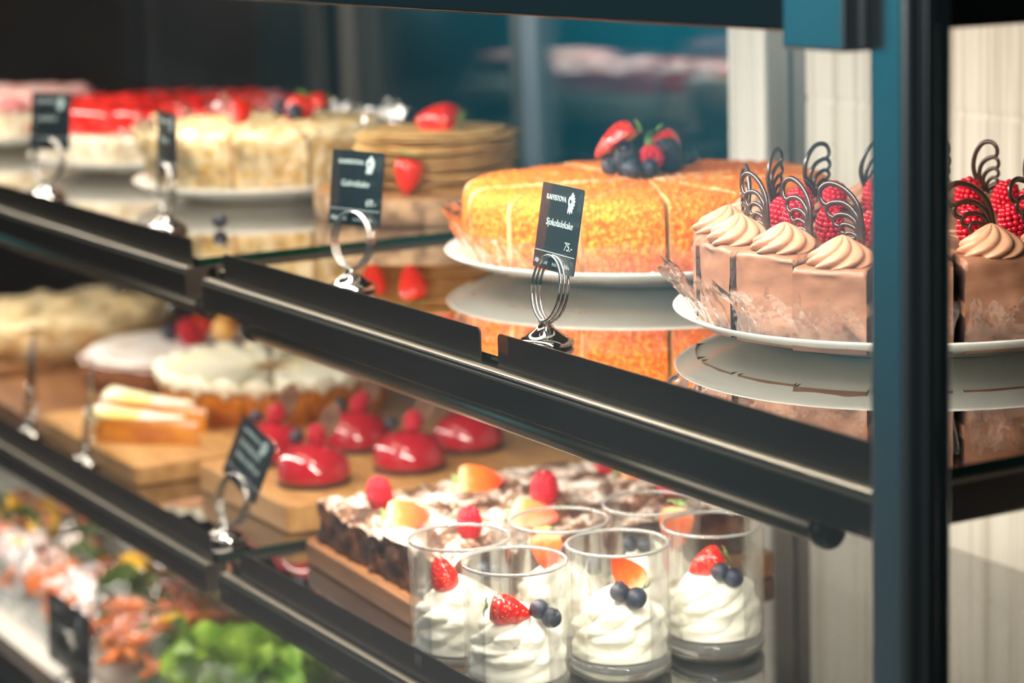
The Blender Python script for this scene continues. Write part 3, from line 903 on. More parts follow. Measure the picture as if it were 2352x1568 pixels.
sign('chrome ring holder with narrow-angled black card reading Sjokoladekake, before the orange cake', (-.472, .060, ZT), radians(-4), [('Sjokoladekake', .52, .0072)], tilt=10, price='75.-', foot=FOOT)
sign('chrome holder with small black card before the almond flake cake', (-1.202, .062, ZF), radians(-6), [(None, .50, .0088)], tilt=3)
sign('chrome holder with small black card before the red jelly cake', (-1.536, .056, ZF), radians(22), [(None, .50, .0088)], tilt=8)
sign('chrome holder with tilted black card before the red glazed domes', (-1.042, .040, ZLF), radians(6), [(None, .58, .0098), (None, .38, .0098)], tilt=14, roll=20, W=.062)
sign('chrome holder with edge-on card before the lemon tart slices', (-1.417, .040, ZLF), radians(-26), [(None, .52, .0088)], tilt=8, roll=18)
sign('chrome holder with edge-on card at the far left of the lower shelf', (-1.590, .036, ZLF), radians(-27), [(None, .52, .0088)], tilt=6, roll=14)
sign('chrome holder with black card at the bottom left before the wrapped salads', (-1.515, .036, ZD), radians(0), [(None, .52, .0120)], tilt=3, W=.140, Hc=.080, card_z=.028)

# ------------------------------------------------------------------ far upper shelf: pancakes, almond cake, jelly cake
blueberry((-1.173, .105, ZF + .0078), (1.2, .4, 0), 'single blueberry lying on the glass before the wooden slice', None, 1.0)
W0 = (-1.15, .325)
wood = thing('wood_slice', 'round bark-edged wooden slice under the pancake stack', 'serving board', (W0[0], W0[1], ZF))
V, F = [], []
n = 72
for i in range(n):
    a = 2 * pi * i / n; r = .118 * (1 + .04 * noise.noise(Vector((cos(a) * 2, sin(a) * 2, 3))) + .02 * noise.noise(Vector((cos(a) * 7, sin(a) * 7, 1))))
    for z in (.0, .002, .013, .024, .026): V.append((r * (1 - (.02 if z in (0, .026) else 0)) * cos(a), r * (1 - (.02 if z in (0, .026) else 0)) * sin(a), z))
for i in range(n):
    j = (i + 1) % n
    for k in range(4): F.append((5 * i + k, 5 * j + k, 5 * j + k + 1, 5 * i + k + 1))
F.append(tuple(5 * i for i in range(n)))
mk('bark_rim', V, F, M['bark'], wood)
V2 = [V[5 * i + 4] for i in range(n)]
mk('sawn_face', [(x, y, z + .0001) for x, y, z in V2] + [(x, y, z - .001) for x, y, z in V2], [tuple(range(n))] + [(i, (i + 1) % n, n + (i + 1) % n, n + i) for i in range(n)], M['woodtop'], wood, smooth=False)
npan = 16
for k in range(npan):
    rr = .078 * (1 + .10 * RND.uniform(-1, 1)); V, F = [], []
    n = 40; ph = RND.uniform(0, 9); th = .0018
    rows = [(0, th), (.5, th), (.92, th), (1.0, th * .5), (.92, 0), (.5, 0), (0, 0)]
    idx = []
    for f, z in rows:
        row = []
        for i in range(n):
            a = 2 * pi * i / n
            r = rr * f * (1 + .05 * noise.noise(Vector((cos(a) * 1.5, sin(a) * 1.5, ph))))
            dz = .0030 * f * f * noise.noise(Vector((cos(a) * 2, sin(a) * 2, ph + 4)))
            V.append((r * cos(a), r * sin(a), z + dz)); row.append(len(V) - 1)
        idx.append(row)
    for j in range(len(rows) - 1):
        for i in range(n):
            F.append((idx[j][i], idx[j][(i + 1) % n], idx[j + 1][(i + 1) % n], idx[j + 1][i]))
    o = mk('pancake', V, F, M['pancake'], loc=(-1.152 + RND.uniform(-.004, .004), .332 + RND.uniform(-.004, .004), ZF + .0264 + k * .0036))
    tag(o, 'topmost thin golden pancake, under the flat strawberry' if k == npan - 1 else 'thin golden pancake within the stack on the wooden slice', 'pancake', 'stacked golden pancakes')
ztop = ZF + .0264 + npan * .0036
half((-1.128, .345, ztop + .005), (radians(90), radians(35), radians(-60)), 'red strawberry half lying on top of the pancake stack', scale=1.25)
strawberry((-1.118, .240, ZF + .027 + .034), (radians(180), radians(0), 0), 'dark red strawberry standing at the left front of the pancake stack', scale=.85)
strawberry((-1.083, .268, ZF + .027 + .036), (radians(172), radians(5), 0), 'orange-red strawberry standing before the pancake stack', scale=.92)

def ring_cake(c, R, z, n, rot0, mats, H, label, name, cat, group, lump=.002, freq=90, top=None, cello=True, part='sponge', edge=.01, toph=.012):
    for k in range(n):
        a = rot0 + 2 * pi * k / n
        x, y = polar(c, a, .003)
        d = math.degrees((a - math.atan2(-.785 - c[1], .99 - c[0]) + pi) % (2 * pi) - pi)
        pos = ('front' if abs(d) < 50 else 'rear' if abs(d) > 130 else 'right side' if d > 0 else 'left side')
        t = thing(name, '%s at the %s of its plate' % (label, pos), cat, (x, y, z), a, group + ', ' + pos)
        wedge_mesh(part, R - .003, H, pi / n - .010, mats, t, edge=edge, lump=lump, freq=freq, seed=k + int(R * 1000), na=12, nr=14, nz=10)
        if top:
            o = wedge_mesh(top[0], R - .004, toph, pi / n - .012, [M[top[1]]] * 2, t, edge=.010, lump=.004, freq=55, seed=k, na=14, nr=16, nz=4); o.location = (0, 0, H)
        if cello: cello_sheet('cellophane_wrap', R, pi / n * 1.0, t, .0, H * 1.08, .008, seed=k + 90, amp=.014)
ring_cake(NC, NR, ZF + .0115, 10, .2, [M['flake'], M['cakecut']], .066, 'almond-flaked cake slice in clear wrap', 'almond_cake_slice', 'cake slice', 'almond cake slices', lump=.004, freq=120)
ring_cake(RC, RR, ZF + .0115, 10, .1, [M['vanilla'], M['vanilla']], .042, 'white cake slice with red jelly top', 'jelly_cake_slice', 'cake slice', 'jelly topped cake slices', lump=.0008, top=('jelly_top', 'jelly'), toph=.026, cello=True)
ring_cake((-2.16, .21), .125, ZF + .0115, 8, .3, [M['vanilla'], M['vanilla']], .040, 'wrapped cake slice with pink cream top, far left,', 'pink_cake_slice', 'cake slice', 'pink topped cake slices', lump=.001, top=('pink_cream_top', 'pinkcream'), toph=.02, cello=True)
zn = ZF + .0115 + .068
strawberry((-1.43, .245, zn + .012), (radians(120), 0, radians(40)), 'red strawberry at the left of the almond cake topping', scale=.8)
half((-1.40, .305, zn + .020), (radians(150), radians(10), radians(30)), 'orange strawberry half standing on the almond cake', scale=1.1)
half((-1.385, .325, zn + .014), (radians(100), radians(10), radians(-40)), 'dark red strawberry half at the right of the almond cake topping', scale=.9)
blueberry((-1.385, .285, zn + .007), (0, 0, 0), 'dark blueberry in front on the almond cake topping', None, 1.3)
blueberry((-1.435, .29, zn + .007), (0, .3, 0), 'dark blueberry between the strawberries on the almond cake', None, 1.2)

# ------------------------------------------------------------------ near lower shelf: brownie and cups
def board(label, x0, x1, y0, y1, z, h, mat='oak', rz=0.0, rad=.012):
    cx, cy = (x0 + x1) / 2, (y0 + y1) / 2
    V, F = prism(rounded_rect(x0 - cx, x1 - cx, y0 - cy, y1 - cy, rad), 0, h)
    o = mk('serving_board', V, F, M[mat], loc=(cx, cy, z), rot=(0, 0, rz)); bev(o, .002)
    return tag(o, label, 'serving board')
board('flat brown wooden board under the brownie slab', -.925, -.655, .062, .392, ZL + .0005, .020, 'walnut', radians(-3))
# brownie slab with cracked crust
br = thing('brownie_slab', 'large dark brownie slab dusted with icing sugar on a wooden board', 'brownie', (-.788, .222, ZL + .0205), radians(-2))
bw, bd, bh = .118, .150, .043
nx, ny = 70, 84
def crack(x, y):
    a = noise.cell_vector(Vector((0, 0, 0)))
    p = Vector((x * 16, y * 16, 0.3)) + Vector((noise.noise(Vector((x * 30, y * 30, 0))), noise.noise(Vector((x * 30, y * 30, 5))), 0)) * .35
    d, _ = noise.voronoi(p)
    return d[1] - d[0]
V, F, idx = [], [], {}
for j in range(ny + 1):
    for i in range(nx + 1):
        x = -bw + 2 * bw * i / nx; y = -bd + 2 * bd * j / ny
        wob = .0035 * noise.noise(Vector((x * 50, y * 50, 2)))
        ex = min(1, (min(i, nx - i)) / 2.5); ey = min(1, min(j, ny - j) / 2.5); e = min(ex, ey)
        c = crack(x, y)
        z = bh + .004 * noise.noise(Vector((x * 22, y * 22, 0))) + .002 * noise.noise(Vector((x * 70, y * 70, 0))) - .008 * max(0, 1 - c / .16) - .003 * (1 - e)
        X = x + (wob if 0 < j < ny else wob); Y = y + wob
        idx[i, j] = len(V); V.append((X, Y, z))
fm = []
for j in range(ny):
    for i in range(nx):
        F.append((idx[i, j], idx[i + 1, j], idx[i + 1, j + 1], idx[i, j + 1]))
mk('sugared_crust', V, F, M['crust'], br)
ring = [(i, 0) for i in range(nx)] + [(nx, j) for j in range(ny)] + [(i, ny) for i in range(nx, 0, -1)] + [(0, j) for j in range(ny, 0, -1)]
SV, SF = [], []
lv = 7
for q, (i, j) in enumerate(ring):
    x, y, z = V[idx[i, j]]
    for k in range(lv + 1):
        t = k / lv
        f = .0035 * noise.noise(Vector((x * 80, y * 80, t * 4))) + .0022 * noise.noise(Vector((x * 190, y * 190, t * 10)))
        if k == 0: f = 0
        l = sqrt(x * x + y * y)
        SV.append((x + x / l * f, y + y / l * f, z * (1 - t)))
nr = len(ring)
for q in range(nr):
    p = (q + 1) % nr
    for k in range(lv): SF.append((q * (lv + 1) + k, p * (lv + 1) + k, p * (lv + 1) + k + 1, q * (lv + 1) + k + 1))
SF.append(tuple(q * (lv + 1) + lv for q in range(nr)))
mk('crumb_sides', SV, SF, M['brownie'], br)
zb = ZL + .0205 + bh
for (x, y, s, rx, lab) in ((-.838, .101, 1.18, .1, 'red raspberry nearest the left front corner of the brownie'), (-.706, .118, 1.12, .1, 'red raspberry behind the left tumbler on the brownie front'),
                         (-.762, .222, 1.25, .0, 'large red raspberry in the middle of the brownie'), (-.833, .328, 1.2, .15, 'red raspberry at the brownie rear, under the upper rail'), (-.718, .325, 1.2, 1.2, 'red raspberry lying on its side at the right rear of the brownie')):
    raspberry((x, y, zb + .011 * s), (rx, .08, 0), lab, None, s)
for (x, y, rzd, s, lab) in ((-.775, .098, -8, .95, 'orange strawberry half beside the front raspberry on the brownie'), (-.845, .205, -6, 1.0, 'orange strawberry half lying left of the middle raspberry on the brownie'),
                           (-.715, .185, 10, 1.0, 'orange strawberry half lying behind the left rear tumbler'), (-.80, .342, -10, .85, 'orange strawberry half at the rear edge of the brownie')):
    # lies on its skin side, cut face up and towards the glass
    a = radians(rzd)
    half((x - RT.x * .02 * s, y - RT.y * .02 * s, zb + .009 * s), axes(RT + TW * .02 * rzd - UP * .06, TW * .75 + UP * .66), lab, None, s)

# dessert cups
def make_cup(seed):
    t = thing('dessert_cup', 'x', 'dessert cup')
    R = .0395; H = .100
    V, F = lathe([(R - .0035, 0), (R - .0012, .001), (R, .004), (R, H - .002), (R - .0003, H - .0006), (R - .0011, H), (R - .0019, H - .0006), (R - .0022, H - .002), (R - .0022, .014)], 72)
    mk('tumbler_wall', V, F, M['tumbler'], t)
    V, F = lathe([(0, 0.0015), (R * .72, .0010), (R - .004, .0004), (R - .0006, .0042), (R - .0006, .0125), (R - .003, .0142), (R - .008, .0128), (0, .0122)], 72)
    mk('thick_base', V, F, M['solidglass'], t)
    P = [(cos(2 * pi * i / 72) * (R - .0011), sin(2 * pi * i / 72) * (R - .0011), H - .0008) for i in range(72)]
    V, F = tube(P, .00135, n=10, closed=True, up=Vector((0, 0, 1))); mk('rim', V, F, M['rimglass'], t)
    # cream: piped star strand spiralling up, on a filled foot
    rn = random.Random(seed); m = MB()
    ph = rn.uniform(0, 6); na, nz = 150, 70; Hc = .0535
    def pr(t):
        pts = [(0, .985), (.42, .985), (.52, .96), (.62, .88), (.72, .74), (.82, .54), (.90, .34), (.96, .15), (1.0, .015)]
        for (a, x), (b, y) in zip(pts, pts[1:]):
            if t <= b: return x + (y - x) * (t - a) / (b - a)
        return .015
    V, F = [], []
    for j in range(nz + 1):
        u = j / nz; f0 = pr(u)
        for i in range(na):
            a = 2 * pi * i / na
            tw = 3.1 * u + .35 * noise.noise(Vector((cos(a) * 1.3, sin(a) * 1.3, u * 4 + seed)))
            w = abs(sin(3.5 * (a - tw) + ph)) ** .7
            lay = .5 + .5 * sin(2 * pi * (u * 3.3 + a / (2 * pi)) + ph)
            d = .17 * (1 - w) + .10 * (1 - lay) + .03 * noise.noise(Vector((cos(a) * 6, sin(a) * 6, u * 16 + seed)))
            k_ = min(1, max(0, (u - .02) / .2)) * (1 if u > .45 else .75)
            r = (R - .0026) * f0 * (1 - d * k_)
            V.append((r * cos(a) + .002 * u, r * sin(a), .0152 + Hc * u + .0022 * (w - .5) * (u > .5) * (1 - f0 * .4)))
    for j in range(nz):
        for i in range(na): F.append((j * na + i, j * na + (i + 1) % na, (j + 1) * na + (i + 1) % na, (j + 1) * na + i))
    F.append(tuple(range(na - 1, -1, -1))); F.append(tuple(range(nz * na, (nz + 1) * na)))
    m.add(V, F)
    m.build('whipped_cream', M['cream'], t)
    return t
cups = [(-.512, .051, 'front tumbler of whipped cream with strawberry half and two blueberries, nearest camera'),
        (-.510, .139, 'middle tumbler of whipped cream in the right row, strawberry wedge pointing up'),
        (-.513, .227, 'rightmost tumbler of whipped cream, clear of the others'),
        (-.594, .049, 'leftmost tumbler of whipped cream, front of the left row'),
        (-.594, .138, 'middle tumbler of the left row, behind the nearest one'),
        (-.595, .224, 'rearmost tumbler of the left row, before the brownie')]
C1 = make_cup(3); C2 = make_cup(8)
for k, (x, y, lab) in enumerate(cups):
    base = (C1, C2)[k % 2]
    if k < 2:
        t = base; t.location = (x, y, ZL + .0006); t['label'] = lab; t['group'] = 'cream tumblers'
    else:
        t = dup(base, (x, y, ZL + .0006), (0, 0, 1.1 * k), lab, 'cream tumblers')
    zc = ZL + .066
    cdir = Vector((.86, -.48, 0)); right = Vector((.48, .87, 0))
    def off(r_, c_): return (x + right.x * r_ + cdir.x * c_, y + right.y * r_ + cdir.y * c_)
    nm = ['nearest', 'middle right-row', 'rightmost', 'leftmost', 'middle left-row', 'rearmost left-row'][k]
    if k == 0:
        sx, sy = off(-.019, .014); half((sx, sy, zc + .004), axes(RT - UP * .22 + TW * .1, -TW + UP * .1), 'red strawberry half in the %s tumbler' % nm, None, .78)
        bl = [(.017, .018, .002, 1.0), (.026, .021, -.004, 1.05)]
    elif k == 1:
        sx, sy = off(.016, .006); half((sx, sy, zc + .000), axes(-RT * .62 + UP * .75, TW), 'pale strawberry wedge standing in the %s tumbler' % nm, None, .78)
        bl = [(.000, .022, .002, 1.05), (.012, .026, -.002, 1.15)]
    elif k == 2:
        sx, sy = off(.008, .006); half((sx, sy, zc + .011), axes(-RT * .9 - UP * .45, -TW), 'strawberry half in the %s tumbler' % nm, None, .75)
        bl = [(.004, .022, .002, 1.0), (.014, .025, -.002, 1.05)]
    elif k == 3:
        sx, sy = off(-.010, .004); half((sx, sy, zc - .006), axes(UP - RT * .25, -TW), 'red strawberry half in the %s tumbler' % nm, None, .72)
        bl = [(.018, .000, .006, 1.0), (.027, -.002, .004, .9)]
    elif k == 4:
        sx, sy = off(-.012, .008); half((sx, sy, zc + .026), axes(-UP + RT * .1, TW), 'orange strawberry half in the %s tumbler' % nm, None, .8)
        bl = [(.026, .012, .000, 1.15), (.006, -.012, .006, .9)]
    else:
        sx, sy = off(.022, .0); half((sx, sy, zc + .030), axes(-UP - RT * .15, TW), 'orange strawberry half in the %s tumbler' % nm, None, .9)
        bl = [(-.006, .018, .004, 1.0), (-.018, .012, .004, .95)]
    for q, (r_, c_, dz, s) in enumerate(bl):
        bx, by = off(r_, c_)
        blueberry((bx, by, zc + dz), (RND.uniform(-1.2, .2), RND.uniform(.4, 1.2), RND.uniform(0, 3)), '%s dark blueberry in the %s tumbler' % ('left' if q == 0 else 'right', nm), None, s)

# ------------------------------------------------------------------ far lower shelf
board('thick pale wooden board under the red glazed domes', -1.245, -1.020, .095, .43, ZLF + .0005, .027, 'oak')
def make_dome():
    t = thing('glazed_dome', 'x', 'mousse dome')
    R = .0365
    pr = [(0, .004), (R * .90, .004), (R * .985, .0055), (R, .010), (R * .985, .016), (R * .93, .0225), (R * .82, .0285), (R * .64, .0335), (R * .42, .0365), (R * .2, .038), (0, .0385)]
    V, F = lathe(pr, 48)
    o = mk('red_glaze', V, F, M['glaze'], t); sb = o.modifiers.new('sub', 'SUBSURF'); sb.levels = 1; sb.render_levels = 1
    V, F = lathe([(0, 0), (R * .97, 0), (R * .99, .002), (R * .95, .0045), (0, .0045)], 40); mk('biscuit_base', V, F, M['biscuit'], t)
    return t
D = make_dome()
domes = [(-1.093, .155, 'front red glazed dome, nearest the camera on the board'), (-1.205, .162, 'red glazed dome behind the tilted black card'), (-1.204, .255, 'red glazed dome at the rear left of the board'),
         (-1.089, .257, 'middle red glazed dome left of the brownie'), (-1.131, .346, 'rightmost rear red glazed dome under the upper rail')]
for k, (x, y, lab) in enumerate(domes):
    zd = ZLF + .0276
    if k == 0: D.location = (x, y, zd); D['label'] = lab; D['group'] = 'red glazed domes'
    else: dup(D, (x, y, zd), (0, 0, k), lab, 'red glazed domes')
    nm = lab.split('red glazed dome')[0].strip() or ['', 'card-side', 'rear left', '', ''][k]
    nm = ['front', 'card-side', 'rear left', 'middle', 'rightmost'][k]
    rx, ry = x + .48 * .005, y + .87 * .005
    raspberry((rx, ry, zd + .0465), (.3, .45, k), 'red raspberry on top of the %s glazed dome' % nm, None, .92)
    blueberry((rx - .022, ry - .012, zd + .0425), (.2, .2, k), 'blueberry on top of the %s glazed dome' % nm, None, .9)
    n = 24
    if k in (0, 1, 2, 3):
        pts = [(.0095 * cos(2 * pi * i / n), .020 * sin(2 * pi * i / n)) for i in range(n)]
        V, F = prism(pts, -.0006, .0006)
        o = mk('chocolate_wafer', [(a, c, b + .020) for a, b, c in V], F, M['wafer'], loc=(rx - .010, ry + .010, zd + .038), rot=(0, radians(22), radians(60)), smooth=False)
        tag(o, 'thin oval chocolate wafer standing on the %s glazed dome' % nm, 'chocolate wafer')

board('pale wooden board under the lemon tart and its loose slices', -1.600, -1.285, .045, .46, ZLF + .0005, .020, 'oak')
TC = (-1.468, .281); TR = .125
nT = 22
def tart_slice(label, loc, rz, rot=None, group='lemon meringue tart slices', L=TR, w=pi / nT, H=.045):
    t = thing('lemon_tart_slice', label, 'tart slice', loc, rz, group, rot)
    wedge_mesh('curd_wedge', L - .003, H, w - .007, [M['curd'], M['curd']], t, edge=.012, lump=.0012, freq=40, seed=3, na=12, nr=10, nz=8, bulge=.006, taper=.020)
    # meringue: pointed scallop over the outer end
    V, F = [], []
    na, nr = 12, 14
    for i in range(na + 1):
        u = -1 + 2 * i / na
        for j in range(nr + 1):
            v = j / nr
            r = .02 + (L + .003 - .02) * min(1, v / .78)
            z = H + .0015 + .016 * (1 - u * u) * (.25 + .75 * v ** 2) + .0015 * noise.noise(Vector((u * 3, v * 6, rz * 3)))
            if v > .78:
                q = (v - .78) / .22
                z -= q * (.006 + .024 * (1 - abs(u))) ; r -= .004 * q * q
            else:
                z += .0
            a = (w - .004) * u
            V.append((r * cos(a), r * sin(a), z))
    for i in range(na):
        for j in range(nr): F.append((i * (nr + 1) + j, (i + 1) * (nr + 1) + j, (i + 1) * (nr + 1) + j + 1, i * (nr + 1) + j + 1))
    o = mk('meringue_top', V, F, M['meringue'], t); sd = o.modifiers.new('sol', 'SOLIDIFY'); sd.thickness = .003; sd.offset = -1
    return t
ct = math.atan2(-.785 - TC[1], .99 - TC[0])
for k in range(nT):
    a = ct + 2 * pi * (k + .5) / nT
    d = math.degrees((a - ct + pi) % (2 * pi) - pi)
    side = 'right' if d > 0 else 'left'
    o_ = int(abs(d) // (360 / nT))
    lab = 'lemon meringue tart slice, %s to the %s of the tart front' % (['first', 'second', 'third', 'fourth', 'fifth', 'sixth', 'seventh', 'eighth', 'ninth', 'tenth', 'eleventh'][o_], side)
    x, y = polar(TC, a, .004)
    tart_slice(lab, (x, y, ZLF + .0207), a)
tart_slice('loose lemon tart slice lying between the tart and the other loose slice', (-1.390, .170, ZLF + .0207), radians(208), L=.135, w=.16, H=.027)
tart_slice('loose lemon tart slice lying at the front left edge of the board', (-1.338, .140, ZLF + .0207), radians(217), L=.125, w=.16, H=.025)

board('thin brown wooden board under the sugared cake', -1.880, -1.605, .05, .46, ZLF + .0005, .010, 'walnut')
board('wide brown wooden board under the almond topped cake', -2.15, -1.885, .05, .42, ZLF + .0005, .020, 'walnut')
PC = (-1.745, .290); PR = .130
pc = thing('sugared_cake', 'round brown cake with white icing sugar top and fruit', 'cake', (PC[0], PC[1], ZLF + .0107))
V, F = lathe([(0, 0), (PR * .97, 0), (PR, .004), (PR * 1.0, .036), (0, .036)], 64); mk('brown_sponge', V, F, M['sponge'], pc)
V, F = [], []
n, mr = 64, 10
for j in range(mr + 1):
    for i in range(n):
        a = 2 * pi * i / n; f = j / mr
        r = PR * 1.015 * f
        z = .0365 + .003 * noise.noise(Vector((cos(a) * r * 40, sin(a) * r * 40, 1))) + .003
        if j == mr: z -= .007 + .004 * noise.noise(Vector((cos(a) * 4, sin(a) * 4, 3)))
        V.append((r * cos(a), r * sin(a), z))
for j in range(mr):
    for i in range(n): F.append((j * n + i, j * n + (i + 1) % n, (j + 1) * n + (i + 1) % n, (j + 1) * n + i))
mk('icing_sugar_top', V, F, M['sugar'], pc)
zp = ZLF + .0107 + .0415
blueberry((-1.775, 0.278, zp + .010), (0, 0, 0), 'dark blueberry left of the fruit on the sugared cake', None, 1.5)
raspberry((-1.740, 0.290, zp + .014), (.3, 0, 0), 'red raspberry at the left of the physalis on the sugared cake', None, 1.4)
raspberry((-1.705, 0.370, zp + .016), (.3, .3, 0), 'red raspberry at the right of the physalis on the sugared cake', None, 1.5)
strawberry((-1.750, 0.312, zp + .030), (radians(165), 0, 0), 'orange-red strawberry behind the physalis on the sugared cake', None, .95)
ph = thing('physalis', 'golden physalis with folded back husk on the sugared cake', 'physalis', (-1.718, 0.328, zp + .017))
V, F = icos(.016, 3); mk('berry', V, F, M['physalis'], ph)
m = MB()
for k in range(5):
    a = 2 * pi * k / 5; d = Vector((cos(a), sin(a), 0)); s = Vector((-sin(a), cos(a), 0)); P = []
    for j in range(6):
        tt = j / 5; c = d * (.004 + .016 * sin(tt * 2.6)) + Vector((0, 0, .012 + .022 * tt)); w = .009 * sin(pi * (.15 + .8 * tt))
        P += [c - s * w, c + s * w]
    m.add(P, [(2 * j, 2 * j + 1, 2 * j + 3, 2 * j + 2) for j in range(5)])
o = m.build('husk', M['husk'], ph); sd = o.modifiers.new('sol', 'SOLIDIFY'); sd.thickness = .0008

AC = (-2.012, .225); AR = .131
ac = thing('almond_tart', 'pale almond topped cake at the far left of the lower shelf', 'cake', (AC[0], AC[1], ZLF + .0207))
V, F = lathe([(0, 0), (AR * .97, 0), (AR, .004), (AR, .040), (0, .040)], 64); mk('pale_sponge', V, F, M['cakecut'], ac)
V, F = [], []
for j in range(15):
    for i in range(80):
        a = 2 * pi * i / 80; f = j / 14; r = AR * 1.02 * f
        z = .048 + .016 * noise.noise(Vector((cos(a) * r * 32, sin(a) * r * 32, 7))) - (.012 if j == 14 else 0)
        V.append((r * cos(a), r * sin(a), z))
for j in range(14):
    for i in range(80): F.append((j * 80 + i, j * 80 + (i + 1) % 80, (j + 1) * 80 + (i + 1) % 80, (j + 1) * 80 + i))
mk('almond_topping', V, F, M['almond'], ac)
cello_sheet('cellophane_wrap', AR, pi, ac, 0, .05, .012, seed=321, amp=.012, n=90, mat='cello_bag')

# ------------------------------------------------------------------ salads on the deck
def leaf_clump(m, c, s, n, rn, mi=0):
    for k in range(n):
        a = rn.uniform(0, 2 * pi); el = rn.uniform(-.2, .9); q = 9
        R = Matrix.Rotation(a, 3, 'Z') @ Matrix.Rotation(el, 3, 'Y') @ Matrix.Rotation(rn.uniform(-1, 1), 3, 'X')
        o = Vector(c) + Vector((rn.uniform(-1, 1) * s, rn.uniform(-1, 1) * s * .7, rn.uniform(-.2, .5) * s))
        sz = s * rn.uniform(.45, .8); V, F = [], []
        for i in range(q + 1):
            for j in range(q + 1):
                u, v = i / q * 2 - 1, j / q * 2 - 1
                f = 1 - .25 * abs(u * v)
                z = .25 * (u * u + v * v) + .28 * noise.noise(Vector((u * 2.2, v * 2.2, k * 3.3 + s * 99)))
                V.append(o + R @ Vector((u * f, v * f, z)) * sz)
        for i in range(q):
            for j in range(q): F.append((i * (q + 1) + j, (i + 1) * (q + 1) + j, (i + 1) * (q + 1) + j + 1, i * (q + 1) + j + 1))
        m.add(V, F, mi)
def strips(m, c, sx, sy, sz, n, rn, L=.04, r=.0028):
    for k in range(n):
        a = rn.uniform(0, pi); o = Vector(c) + Vector((rn.uniform(-sx, sx), rn.uniform(-sy, sy), rn.uniform(0, sz)))
        d = Vector((cos(a), sin(a), rn.uniform(-.3, .3))); b = Vector((-sin(a), cos(a), .4)) * rn.uniform(-.01, .01)
        V, F = tube([o - d * L / 2, o - d * L / 6 + b, o + d * L / 6 + b, o + d * L / 2], r, n=6); m.add(V, F)
def salad(label, loc, rz, kind, seed, W=.19, Dp=.165, H=.075):
    rn = random.Random(seed)
    t = thing('salad_pack', label, 'salad pack', loc, rz, 'wrapped salads on the bottom deck')
    V, F = prism(rounded_rect(-W / 2, W / 2, -Dp / 2, Dp / 2, .015), 0, .003); mk('tray', V, F, M['paper'], t, smooth=False)
    m = MB()
    mats = {'green': ['lettuce'], 'mixed': ['lettuce', 'darkleaf'], 'orange': ['darkleaf']}[kind]
    if kind == 'green':
        leaf_clump(m, (0, 0, .034), .066, 46, rn)
        m.build('lettuce', M['lettuce'], t)
        m = MB(); leaf_clump(m, (0, .01, .02), .05, 8, rn); m.build('dark_leaves', M['darkleaf'], t)
    else:
        leaf_clump(m, (0, 0, .020), .062, 18, rn); m.build('salad_leaves', M[mats[-1]], t)
        m = MB(); leaf_clump(m, (rn.uniform(-.03, .03), -.01, .03), .035, 7, rn); m.build('lettuce', M['lettuce'], t)
        m = MB(); strips(m, (-.02, -.01, .03), .075, .062, .036, 130 if kind == 'orange' else 50, rn, .045, .0034); o = m.build('carrot_strips', M['carrot'], t); o['kind'] = 'stuff'
        m = MB()
        for k in range(12 if kind == 'orange' else 16):
            c = Vector((rn.uniform(-.075, .075), rn.uniform(-.062, .062), rn.uniform(.035, .062)))
            V, F = icos(1, 2); R = Matrix.Rotation(rn.uniform(0, 3), 3, 'Z')
            m.add([c + R @ Vector((v.x * .026, v.y * .018, v.z * .011)) * (1 + .25 * noise.noise(v * 2 + c * 50)) for v in V], F)
        o = m.build('salmon_pieces', M['salmon'], t)
        for k in range(2 if kind == 'orange' else 3):
            c = Vector((rn.uniform(-.05, .05), rn.uniform(-.04, .04), rn.uniform(.045, .065))); a0 = rn.uniform(0, 6)
            P = [c + Vector((.026 * cos(a0 + q * .28), .012 * sin(a0 + q * .28), .022 * sin(q * .26))) for q in range(10)]
            V, F = tube(P, [.004] + [.0078] * 8 + [.004], n=8, flat=.6); mk('pepper_slice', V, F, M['pepper'], t)
        V, F = icos(.013, 3); mk('tomato', V, F, M['tomato'], t, loc=(rn.uniform(-.05, .05), -.045, .03))
    # crumpled clear cover
    V, F = [], []
    n, q = 22, 18
    for j in range(q + 1):
        for i in range(n + 1):
            u, v = i / n * 2 - 1, j / q * 2 - 1
            e = max(abs(u), abs(v)); h = H * (1 - e ** 5) + .004
            h += .014 * noise.noise(Vector((u * 3, v * 3, seed))) * (1 - e ** 3) + .006 * noise.noise(Vector((u * 8, v * 8, seed)))
            V.append((u * (W / 2 + .006), v * (Dp / 2 + .006), max(.0035, h)))
    for j in range(q):
        for i in range(n): F.append((j * (n + 1) + i, j * (n + 1) + i + 1, (j + 1) * (n + 1) + i + 1, (j + 1) * (n + 1) + i))
    mk('clear_cover', V, F, M['cello_bag'], t)
    return t
sal = [(-1.26, .150, 'green', 'wrapped green lettuce salad, nearest at the bottom centre'), (-1.46, .155, 'orange', 'wrapped carrot salad behind the black card at the bottom left'),
       (-1.665, .150, 'orange', 'wrapped carrot and salmon salad left of the black card'), (-1.25, .330, 'green', 'wrapped green salad behind the nearest lettuce pack'),
       (-1.455, .330, 'mixed', 'wrapped mixed salad in the second row, below the far shelf end'), (-1.66, .330, 'mixed', 'wrapped mixed salad with yellow pepper in the second row'),
       (-1.875, .150, 'mixed', 'wrapped salad at the far left front of the deck'), (-1.87, .330, 'mixed', 'wrapped salad with yellow pepper, far left second row'),
       (-2.085, .330, 'mixed', 'wrapped salad at the far left end, second row'), (-1.45, .508, 'mixed', 'wrapped salad in the rear row below the lemon tart'), (-1.66, .508, 'orange', 'wrapped carrot salad in the rear row'), (-1.87, .508, 'orange', 'wrapped salad in the rear row at the left'),
       (-2.085, .150, 'mixed', 'wrapped salad at the left end, front row'), (-2.08, .508, 'mixed', 'wrapped salad at the left end of the rear row')]
